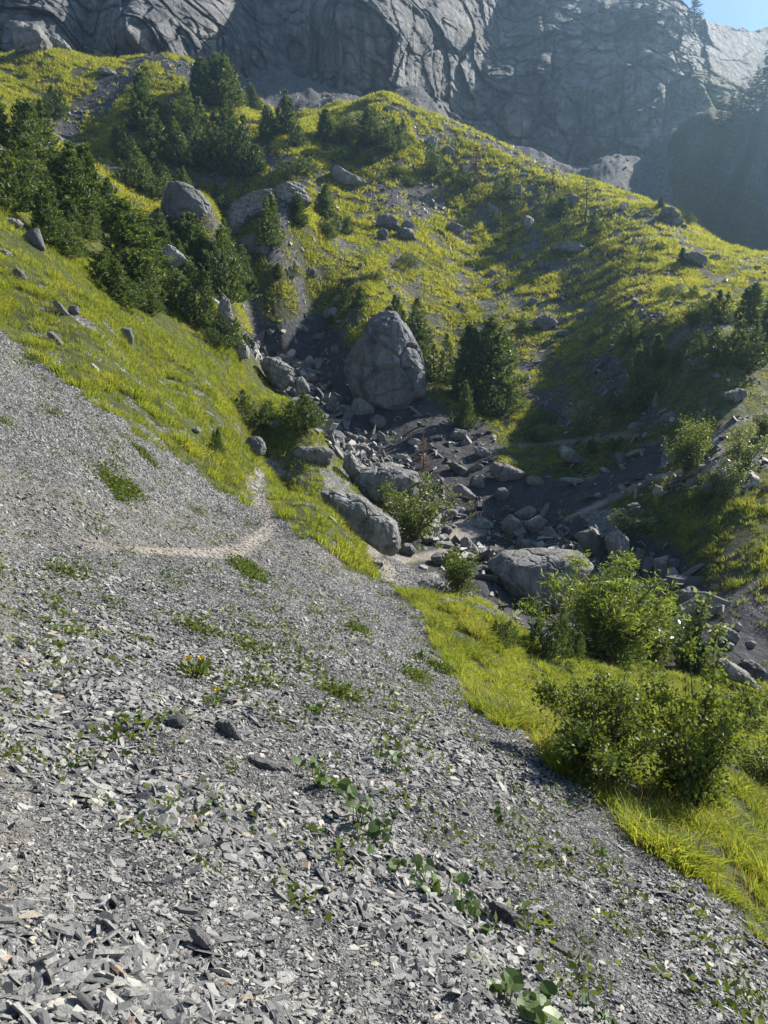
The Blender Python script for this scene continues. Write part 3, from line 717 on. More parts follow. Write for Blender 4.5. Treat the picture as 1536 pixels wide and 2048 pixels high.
def spx(p):                                                    # metres per photo pixel at a world point
    return (p[1]*CT-p[2]*ST)/F
# ------------------------------------------------------------------ ground sheet, rock wall, scatter
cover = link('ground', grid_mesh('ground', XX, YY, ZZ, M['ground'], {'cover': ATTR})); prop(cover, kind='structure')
turf = np.full(XXc.shape, -1.2)
_py = np.concatenate([PYg, PYg[-1:], PYg[-1:]]); _px = np.concatenate([PXg, PXg[-1:], PXg[-1:]])
turf += 1.55*sstep(1370, 1430, _px+.25*(_py-60))*sstep(250, 190, _py)
for cx_, cy_, rx_, ry_, a_ in ((950,85,55,24,1.5),(945,60,40,20,1.2),(1330,70,60,30,1.3),(1290,20,80,22,1.2),(1430,190,60,40,1.3),(200,60,45,20,1.0),(110,70,50,22,1.6),(10,10,40,25,1.6),(1180,5,80,12,1.3),(1330,255,150,45,1.4),(1330,130,60,25,.8)):
    turf += a_*np.exp(-(((_px-cx_)/rx_)**2+((_py-cy_-.35*(_px-cx_))/ry_)**2)**2)
cw_me = grid_mesh('mountain', XXc, YYc, ZZc, M['cliff'], {'turf': turf.ravel(), 'cracks': np.concatenate([CRK, CRK[-1:], CRK[-1:]]).ravel()}); cw_me.set_sharp_from_angle(angle=R(33)); prop(link('mountain', cw_me), kind='structure')

CELLA = np.abs(np.gradient(XX, axis=1)*np.gradient(YY, axis=0))/NRM[..., 2]
INF = (GPX > -90) & (GPX < 1626) & (GPY > -60) & (GPY < 2150)
maxs = np.maximum.accumulate(SG, axis=0)
SEEN = INF & (SG >= maxs-.012)
def scatter(weight, n, r):
    w_ = (weight*CELLA*SEEN)[:-1, :-1].ravel(); c = np.cumsum(w_); c /= c[-1]
    k = np.searchsorted(c, r.uniform(size=n)); j = k//(NU-1); i = k % (NU-1)
    a = r.uniform(size=n); b = r.uniform(size=n)
    lerp = lambda G: (G[j, i]*(1-a)+G[j, i+1]*a)*(1-b)+(G[j+1, i]*(1-a)+G[j+1, i+1]*a)*b
    P_ = np.stack([lerp(XX), lerp(YY), lerp(ZZ)], -1); N_ = NRM[j, i]
    return P_, N_, j, i
def tufts(name, P_, N_, size, nb, width, r, mat, kind='stuff', lean=.55, fall=.5, two=True):
    n = len(P_)
    k = np.repeat(np.arange(n), nb); m = len(k)
    sz = size[k]; ang = r.uniform(0, 2*np.pi, m); rr = np.sqrt(r.uniform(size=m))*sz*.55
    N = N_[k]; t1 = unit(np.cross(N, np.array([0, 1., 0]))); t2 = np.cross(N, t1)
    out = t1*np.cos(ang)[:, None]+t2*np.sin(ang)[:, None]
    root = P_[k]+out*rr[:, None]-N*.02*sz[:, None]
    down = N*np.array([1, 1, 0])
    if not two: width = width*np.clip(P_[k][:, 1]/115, .3, 1.15); sz = sz*np.clip(P_[k][:, 1]/105, .5, 1.1)
    ln = sz*r.uniform(.55, 1.15, m); wd = width*r.uniform(.7, 1.3, m)*np.clip(sz/np.median(size), .6, 1.8)
    d0 = unit(np.array([0, 0, 1.])*.8+N*.5+out*lean*(rr/sz/.55)[:, None]+r.normal(size=(m, 3))*.18)
    d1 = unit(d0+out*lean*.9+down*fall+np.array([0, 0, -.35])+r.normal(size=(m, 3))*.15)
    s = unit(np.cross(d0, r.normal(size=(m, 3))))
    if not two:
        V, T = tri_blades(root, unit(d0+d1), ln, wd, r, s)
        return tri_mesh(name, V, T, mat)
    V = np.empty((m, 5, 3)); mid = root+d0*(ln*.55)[:, None]
    V[:, 0] = root-s*wd[:, None]*.5; V[:, 1] = root+s*wd[:, None]*.5; V[:, 2] = mid+s*wd[:, None]*.4; V[:, 3] = mid-s*wd[:, None]*.4; V[:, 4] = mid+d1*(ln*.5)[:, None]
    o = np.arange(m)*5
    T = np.concatenate([np.stack([o, o+1, o+2], -1), np.stack([o, o+2, o+3], -1), np.stack([o+3, o+2, o+4], -1)])
    return tri_mesh(name, V.reshape(-1, 3), T, mat)

r = np.random.default_rng(21)
gcl = np.clip(fbm(XX/.8, YY/.8, 3, 3)*2.0+.7, .03, 2.0)*np.clip(.8+.7*n2, .2, 1.4)
# meadow on the near slope and the strip at its foot
near = (YY < 75) & ~mound
P1, N1, j, i = scatter(g*near*gcl*(YY > 12)/YY**.7, 15000, r)
prop(link('grass', tufts('meadow_grass', P1, N1, r.uniform(.12, .34, len(P1))*(1+P1[:, 1]*.006)*np.clip(.6+.3*gcl[j, i], .55, 1.2), 16, .017, r, M['grass'])), kind='stuff')
P1, N1, j, i = scatter(g*(YY < 24)*gcl*(zone(strip, 3, 30) | fr)/YY**.6, 7800, r)
prop(link('tall_grass', tufts('strip_grass', P1, N1, (r.uniform(.09, .27, len(P1))+.005*P1[:, 1])*np.clip(.55+.35*gcl[j, i], .45, 1.25), 34, .0085, r, M['grass'], lean=1.0, fall=.22)), kind='stuff')
# dry seed stalks standing out of the near grass
P1, N1, j, i = scatter(g*(YY < 40)*near*np.clip(n2+.3, 0, 1)*(YY > 4)/YY**.9, 1500, r)
prop(link('dry_grass', tufts('seed_stalks', P1, N1, r.uniform(.3, .5, len(P1))+.004*P1[:, 1], 5, .007+.0*P1[0, 0], r, M['straw'], lean=.35, fall=.35)), kind='stuff')
# tussocks of the opposite slope
P1, N1, j, i = scatter((g**1.6)*mound*np.clip(fbm(XX/2.4, YY/2.4, 5, 3)*2.2+.7, .02, 2.2)*(YY < 185)/YY**.45, 46000, r)
prop(link('hill_grass', tufts('mound_grass', P1, N1, r.uniform(.3, .85, len(P1)), 11, .10, r, M['tuft'], lean=.8, fall=.25, two=False)), kind='stuff')
# herbs among the stones
P1, N1, j, i = scatter(np.maximum(herb, .004*(YY < 30)*(YY > 3)*(g < .2)*(1-trail))/YY**1.1, 1000, r)
nl = 26; k = np.repeat(np.arange(len(P1)), nl); m = len(k); sz = (r.uniform(.05, .16, len(P1))+.004*P1[:, 1])[k]
pos = P1[k]+np.stack([r.normal(size=m)*sz*.6, r.normal(size=m)*sz*.6, np.abs(r.normal(size=m))*sz*.45], -1)
pos[:, 2] += hgt(pos[:, 0], pos[:, 1])-P1[k][:, 2]
d = unit(r.normal(size=(m, 3))*np.array([1, 1, .7])+[0, 0, .25]); V, T = rhombs(pos, d, perp(d, r), sz*r.uniform(.25, .5, m), sz*r.uniform(.12, .25, m))
prop(link('weeds', tri_mesh('scree_weeds', V, T, M['herb'])), kind='stuff')

# ---- stones
def hulls(n, r):
    """broken slate: irregular polygons with bevelled, uneven rims"""
    out = []
    for q in range(n):
        m = int(r.integers(5, 8)); a = np.sort((np.arange(m)+r.uniform(-.38, .38, m))*2*np.pi/m)
        lx = r.uniform(1.05, 2.1); ly = r.uniform(.62, .95); rad = r.uniform(.75, 1.1, m); th = r.uniform(.07, .24)
        x = np.cos(a)*rad*lx; y = np.sin(a)*rad*ly; sk = r.uniform(.72, .96, m); tz = r.normal(size=2)*.12
        top = np.stack([x*sk, y*sk, th+tz[0]*x+tz[1]*y], -1); bot = np.stack([x, y, -th*r.uniform(.3, 1, m)+tz[0]*x], -1)
        V = np.concatenate([top, bot, [[0, 0, -th]]])
        T = [[0, i, i+1] for i in range(1, m-1)]+[[i, i+m, (i+1) % m] for i in range(m)]+[[(i+1) % m, i+m, (i+1) % m+m] for i in range(m)]+[[i+m, 2*m, (i+1) % m+m] for i in range(m)]
        out.append((V, np.array(T)))
    return out
HUL = hulls(40, np.random.default_rng(5))
def stones(P_, N_, size, r, align=.55, flat=1.0, lift=.15, extra=None):
    n = len(P_); hk = r.integers(0, len(HUL), n)
    t = unit(np.cross(N_, np.array([0, 1., 0]))); dn = unit(N_*np.array([1, 1, 0])-N_*(1-N_[:, 2:]**2)*1.0)   # down-slope
    nn = unit(N_+r.normal(size=(n, 3))*(.30*flat)); 
    a = unit(dn*align+r.normal(size=(n, 3))*.6); a = unit(a-(a*nn).sum(-1, keepdims=True)*nn); b = np.cross(nn, a)
    Vs, Ts, A, o = [], [], [], 0
    for q in range(len(HUL)):
        k = np.where(hk == q)[0]
        if not len(k): continue
        hv, ht = HUL[q]; s = size[k][:, None, None]*.5
        V = P_[k][:, None]+s*(a[k][:, None]*hv[None, :, :1]+b[k][:, None]*hv[None, :, 1:2]+nn[k][:, None]*hv[None, :, 2:3])+N_[k][:, None]*(size[k]*lift)[:, None, None]
        Vs.append(V.reshape(-1, 3)); Ts.append((ht[None]+(np.arange(len(k))*len(hv))[:, None, None]).reshape(-1, 3)+o); o += len(k)*len(hv)
        if extra is not None: A.append(np.repeat(extra[k], len(hv)))
    return np.concatenate(Vs), np.concatenate(Ts), (np.concatenate(A) if extra is not None else np.zeros(o))
scr = (YY < 34)*(1-np.clip(g*1.3, 0, 1))*(1-.75*trail)*(1-.62*earth)*(~sm)*(1-np.clip(soil, 0, 1))
coarse = np.clip(fbm(XX/1.6, YY/1.6, 6, 3)*.9+.75, .35, 1.25)
Ps, Ns, j, i = scatter(scr/YY**1.62, 260000, r)
bl_ = np.interp(np.arctan2(Ps[:, 0], Ps[:, 1]), [-.5, -.2, .1, .5], [1.0, 1.15, .85, .62])
sz = np.exp(r.normal(0, .6, len(Ps)))*.0235*bl_*coarse[j, i]*(1-.45*trail[j, i])
sz = np.clip(sz, .0026*Ps[:, 1], .082)
V, T, A = stones(Ps, Ns, sz, r, align=1.15, flat=1.3, extra=np.zeros(len(Ps)))
prop(link('gravel', tri_mesh('scree', V, T, M['stone'], attrs={'soilt': A})), kind='stuff')
# rubble in the stream bed and loose stones on the dark banks
rub = (1-np.clip(trail*1.6, 0, 1))*(YY > 30)*(YY < 95)*sm*(.09+brook)*np.clip(fbm(XX/5, YY/5, 2, 3)*1.5+.55, .04, 2)
Ps, Ns, j, i = scatter(rub/YY, 6000, r)
sz = np.clip(np.exp(r.normal(0, .75, len(Ps)))*.27, .1, 1.3)
V, T, A = stones(Ps, Ns, sz, r, align=.2, flat=2.2, extra=np.clip(r.normal(.12, .3, len(Ps)), 0, .7))
prop(link('rubble', tri_mesh('stream_rubble', V, T, M['stone'], attrs={'soilt': A})), kind='stuff')
ms = (soil > .3)*mound*(1-sm)+(mound*.14)+(YY > 183)*.4*(GPX < 1290)
Ps, Ns, j, i = scatter(ms/YY, 8000, r)
sz = np.clip(np.exp(r.normal(0, .6, len(Ps)))*.26, .12, 1.0)
V, T, A = stones(Ps, Ns, sz, r, align=.4, flat=1.5, extra=np.clip(r.normal(.35, .3, len(Ps)), 0, .9))
prop(link('hill_rubble', tri_mesh('hill_rubble', V, T, M['stone'], attrs={'soilt': A})), kind='stuff')
# ------------------------------------------------------------------ boulders and rocks, each a thing
def px_free(px, py): return px > 690 and py < 1000
def put_rock(name, label, poly, mat='rock', ymin=0.0, dr=.85, sub=4, group=None, seed=None, tilt=0.0, sink=0.0, cat='boulder', back=.38, Y=None, **kw):
    poly = np.asarray(poly, float); w = np.ptp(poly[:, 0]); h = np.ptp(poly[:, 1])
    c = poly.mean(0)
    bx = poly[poly[:, 1] > poly[:, 1].max()-.25*h][:, 0].mean(); by = poly[:, 1].max()-1
    if px_free(bx, by): ymin = 0.0
    Pg = at(bx, by, ymin)
    if Y: Pg = Vector((us(bx, by)[0]*Y, Y, us(bx, by)[1]*Y))
    depth = dr*w*spx(Pg); yc = Pg.y+back*depth
    u_, s_ = us(c[0], c[1]); C_ = np.array([u_*yc, yc, s_*yc]); sc = spx(C_)
    ol = np.stack([(poly[:, 0]-c[0])*sc, -(poly[:, 1]-c[1])*sc], -1)
    sd_ = seed if seed is not None else (int(c[0])*7+int(c[1])*13) % 9973
    if name == 'slab': kw.update(facets=26, facet_cut=.66); kw.setdefault('rough', .03)
    X, T = boulder(name, ol, depth, sd_, M[mat], sub, **kw)
    zb = X[:, 2].min(); X[:, 2] -= zb
    me = tri_mesh(name, X, T, M[mat], True); me.set_sharp_from_angle(angle=R(24 if name != 'slab' else 14))
    o = link(name, me, None, (C_[0], C_[1], C_[2]+zb-sink)); prop(o, label, cat, group)
    return o
def oval(px, py, w, h, rot=0.0, seed=0, n=9, jag=.16):
    """px,py = middle of the underside"""
    r_ = np.random.default_rng(seed+int(px)*3+int(py)); cy = py-h/2
    th = np.linspace(0, 2*np.pi, n, endpoint=False)+r_.uniform(0, .5)
    k = 1+r_.uniform(-jag, jag, n); q = R(rot)
    x = np.cos(th)*w/2*k; y = np.sin(th)*h/2*k
    return np.stack([px+x*math.cos(q)-y*math.sin(q), cy+x*math.sin(q)+y*math.cos(q)], -1)
BIG = [
 ('boulder','towering grey egg-shaped boulder standing alone above the dark stream bank',[(690,735),(698,690),(722,652),(758,624),(790,621),(806,640),(822,668),(842,700),(853,740),(850,790),(822,815),(775,829),(735,812),(706,785)],'rock_dark',dict(sub=6,dr=.8,rough=.055,facets=12,facet_cut=.88,sink=.3)),
 ('boulder','big rough grey boulder beside the trail with a red and white painted blaze',[(640,984),(668,979),(722,990),(748,1012),(795,1044),(803,1078),(799,1112),(778,1116),(735,1086),(682,1050),(652,1012)],'rock',dict(ymin=27,sub=6,dr=.55,rough=.05,facets=9,Y=31.0)),
 ('boulder','huge flat-topped boulder with a sunlit top and shaded front below the hiker',[(974,1130),(1005,1106),(1090,1100),(1160,1104),(1182,1128),(1150,1165),(1120,1218),(1060,1216),(1005,1185)],'rock',dict(ymin=28,sub=6,dr=.8,rough=.04,facets=9,Y=34.5)),
 ('boulder','blocky shaded boulder with a small pine growing on its top',[(322,434),(328,385),(340,362),(372,366),(402,380),(418,400),(428,436),(400,450),(350,448)],'rock_dark',dict(ymin=70,sub=5,dr=.8,rough=.05,sink=.2)),
 ('boulder','long layered outcrop boulder leaning left in the shade of the pines',[(455,432),(468,410),(512,388),(550,380),(562,398),(545,428),(505,440),(484,462),(466,468)],'rock',dict(ymin=70,sub=5,dr=.7,rough=.07,bed=4.0,bed_dir=(.35,.1,.93))),
 ('boulder','layered block with a slanting top above the long layered outcrop',[(544,384),(578,366),(606,370),(622,404),(598,420),(562,412)],'rock',dict(ymin=75,sub=5,dr=.9,rough=.06,bed=3.0,bed_dir=(.3,.1,.95))),
 ('boulder','dark rounded boulder at the foot of a pine in the deep shade',[(474,486),(490,476),(522,470),(548,498),(538,516),(500,509)],'rock_dark',dict(ymin=70,sub=5,dr=.8)),
 ('boulder','wedge-shaped boulder with a pale lit top on the shoulder above the layered blocks',[(654,344),(676,335),(702,350),(738,366),(726,378),(670,374)],'rock',dict(ymin=80,sub=5,dr=.7)),
 ('boulder','big streaked boulder half lit and half shaded, wedged in the rubble of the upper stream',[(520,728),(533,712),(560,716),(588,738),(586,764),(562,784),(536,762)],'rock',dict(ymin=45,sub=5,dr=.8,bed=2.5,Y=62.0)),
 ('boulder','bright white boulder at the foot of the pale outcrop by the upper stream',[(464,700),(470,682),(486,679),(500,700),(497,716),(474,720)],'rock_pale',dict(ymin=45,sub=5,Y=58.0)),
 ('boulder','grey pointed rock leaning against the streaked boulder',[(588,776),(590,756),(604,752),(618,770),(622,786),(600,792)],'rock',dict(ymin=45,Y=62.5)),
 ('boulder','brown boulder tucked under the egg-shaped boulder on the stream side',[(700,818),(708,796),(724,792),(748,812),(750,826),(722,834),(704,832)],'rock',dict(ymin=50,sub=5)),
 ('boulder','rough grey rock capped with turf under the two dark pine bushes',[(582,902),(600,893),(650,890),(668,905),(662,930),(636,938),(596,926)],'rock',dict(ymin=36,sub=5,dr=.6,Y=46.0)),
 ('boulder','dark ridged outcrop of rock with turf on top behind the bright leafy shrub',[(702,948),(722,938),(780,930),(832,944),(842,968),(806,986),(770,1008),(738,1002),(716,975)],'rock',dict(ymin=36,sub=5,dr=.7,rough=.08,Y=47.0)),
 ('boulder','upright grey block between the turf-capped rock and the ridged outcrop',[(684,934),(688,912),(702,905),(716,922),(722,946),(700,956)],'rock',dict(ymin=36,Y=47.0)),
 ('boulder','tall slanting greenish slab standing on the stream bank beyond the flat-topped boulder',[(1148,1066),(1186,1056),(1200,1084),(1216,1124),(1196,1124),(1164,1098)],'rock_green',dict(ymin=34,sub=5,dr=.5,rough=.035)),
 ('boulder','tall upright pale boulder beside the slanting greenish slab',[(1209,1074),(1232,1055),(1254,1074),(1264,1132),(1246,1142),(1221,1122)],'rock_pale',dict(ymin=34,sub=5,dr=.8,rough=.06,seed=8)),
 ('boulder','pale angular block in front of a dark overhang on the right bank',[(1309,1118),(1334,1109),(1340,1130),(1328,1155),(1311,1142)],'rock_pale',dict(ymin=34,dr=.8)),
 ('boulder','white-topped boulder in the stream behind the feathery willow',[(1256,1176),(1292,1167),(1337,1192),(1336,1216),(1324,1228),(1290,1212),(1266,1196)],'rock_pale',dict(ymin=26,sub=5,dr=.8,Y=36.5)),
 ('boulder','rounded grey boulder half hidden by the white-leaved sapling',[(1360,1180),(1385,1172),(1412,1188),(1416,1216),(1390,1226),(1364,1210)],'rock',dict(ymin=26,dr=.8,Y=33)),
 ('boulder','sunlit tan wedge of rock at the grassy edge of the stream',[(1432,1322),(1448,1315),(1492,1342),(1528,1380),(1484,1368),(1436,1348)],'rock_pale',dict(ymin=18,sub=5,dr=.6,Y=24)),
 ('boulder','low pale outcrop face under pines above the stream gully',[(432,650),(436,610),(446,588),(460,600),(468,640),(456,664),(440,668)],'rock_pale',dict(ymin=42,sub=5,dr=.6,rough=.1,Y=56)),
 ('boulder','pale slanting rock slab peeping out among the green pines',[(326,500),(338,490),(360,502),(374,520),(350,536),(330,520)],'rock_pale',dict(ymin=42,sub=5,dr=.6,rough=.08,Y=60)),
 ('boulder','cracked grey boulder, left piece of the broken blocks beyond the hiker',[(1001,1045),(1020,1028),(1036,1036),(1048,1050),(1046,1070),(1018,1072),(1004,1060)],'rock',dict(ymin=40,sub=5,facets=12)),
 ('boulder','tilted slab forming the upper piece of the broken blocks beyond the hiker',[(1028,1028),(1058,1010),(1072,1018),(1076,1034),(1046,1042)],'rock',dict(ymin=40,facets=12,rough=.03)),
 ('boulder','square-cut slab forming the right piece of the broken blocks beyond the hiker',[(1048,1048),(1078,1030),(1096,1042),(1094,1052),(1064,1068)],'rock',dict(ymin=40,facets=12,rough=.03)),
 ('boulder','sunlit rock directly behind the heels of the hiker in the white top',[(944,1048),(956,1038),(970,1036),(986,1046),(988,1054),(970,1059),(950,1056)],'rock_pale',dict(ymin=40,dr=.9,sub=5)),
 ('boulder','long grey slab lying in the soil up the bank from the hiker',[(904,978),(918,966),(938,978),(956,996),(950,1002),(922,998)],'rock',dict(ymin=40,dr=.6)),
 ('boulder','rounded dark boulder on the soil bank right of the hiker',[(986,990),(994,976),(1010,974),(1018,988),(1012,1002),(996,1004)],'rock_dark',dict(ymin=40,dr=.9)),
 ('boulder','greenish grey flat stone lying on the dark soil bank',[(892,930),(906,922),(936,938),(934,950),(918,952)],'rock_green',dict(ymin=45,dr=.8)),
 ('boulder','ledge of brownish bedrock jutting out under the turf bank',[(976,934),(986,924),(1010,926),(1054,946),(1040,958),(1000,964),(982,954)],'rock',dict(ymin=45,dr=.6,sub=5)),
 ('boulder','pointed grey boulder on the turf bank by the upper trail',[(1116,898),(1124,888),(1150,902),(1176,928),(1150,930),(1122,918)],'rock',dict(ymin=45,dr=.7)),
 ('boulder','dark leaning stone with a sharp edge at the top of the near meadow',[(38,480),(60,462),(78,456),(84,476),(90,500),(66,502)],'rock_dark',dict(dr=.5,facets=12,rough=.03,ymin=25)),
 ('boulder','flat grey stone in the grass above the dark leaning stone',[(8,442),(16,436),(40,440),(46,448),(38,456),(16,452)],'rock',dict(dr=.8,ymin=25)),
 ('boulder','tilted tan stone in the upper meadow, split by a dark line',[(26,544),(34,534),(46,544),(56,560),(48,568),(36,558)],'rock',dict(dr=.6,ymin=22)),
 ('slab','long thin slate slab lying downhill in the meadow',[(100,600),(106,595),(122,608),(142,634),(138,638),(118,622)],'rock',dict(dr=.4,ymin=20,rough=.03,cat='slab')),
 ('boulder','small dark blocky rock beside the long thin slate slab',[(136,618),(142,610),(156,612),(158,626),(148,632)],'rock_dark',dict(ymin=20)),
 ('boulder','dark upright trapezoid stone standing in the middle of the near meadow',[(240,660),(244,655),(262,656),(268,676),(264,690),(252,682)],'rock_dark',dict(ymin=20,dr=.5,facets=12,rough=.03)),
 ('slab','black leaning slate slab in the coarse foreground scree',[(424,1448),(436,1438),(462,1440),(474,1464),(488,1490),(470,1486),(440,1464)],'slab',dict(dr=.6,sub=5,rough=.05,facets=14,cat='slab')),
 ('slab','pale split slate block upslope from the black leaning slab',[(326,1444),(336,1432),(360,1428),(380,1444),(366,1458),(334,1458)],'slab',dict(dr=.7,sub=4,rough=.04,cat='slab',facets=14)),
 ('slab','thin dark slate plank pointing at the broad-leaved plant',[(480,1510),(486,1504),(540,1524),(568,1546),(562,1556),(520,1538)],'slab',dict(dr=.4,sub=4,rough=.03,cat='slab',facets=12)),
 ('slab','large dark slate slab casting a black shadow at the end of the leafy row',[(968,1806),(986,1800),(1030,1822),(1068,1852),(1060,1868),(1018,1868),(986,1838)],'slab',dict(dr=.6,sub=5,rough=.05,cat='slab',facets=14)),
 ('slab','grey slate slab just downslope of the large dark slab',[(1090,1882),(1104,1884),(1150,1908),(1162,1920),(1140,1924),(1112,1908)],'slab',dict(dr=.5,rough=.03,cat='slab')),
 ('slab','wide brownish slate block in the gravel by the trail edge',[(140,1450),(156,1444),(190,1450),(196,1464),(164,1470)],'slab',dict(dr=.7,rough=.04,cat='slab')),
 ('slab','white-faced slate slab lying in the coarse bottom scree',[(376,1856),(388,1846),(420,1880),(424,1908),(404,1900)],'slab',dict(dr=.6,rough=.03,cat='slab')),
 ('boulder','grey lump of rock showing through the turf of the sunny spur',[(1098,496),(1110,487),(1150,488),(1190,505),(1170,512),(1120,508)],'rock_dark',dict(ymin=70,dr=.7)),
]
for nm, lab, poly, mt, kw in BIG: put_rock(nm, lab, poly, mt, **kw)
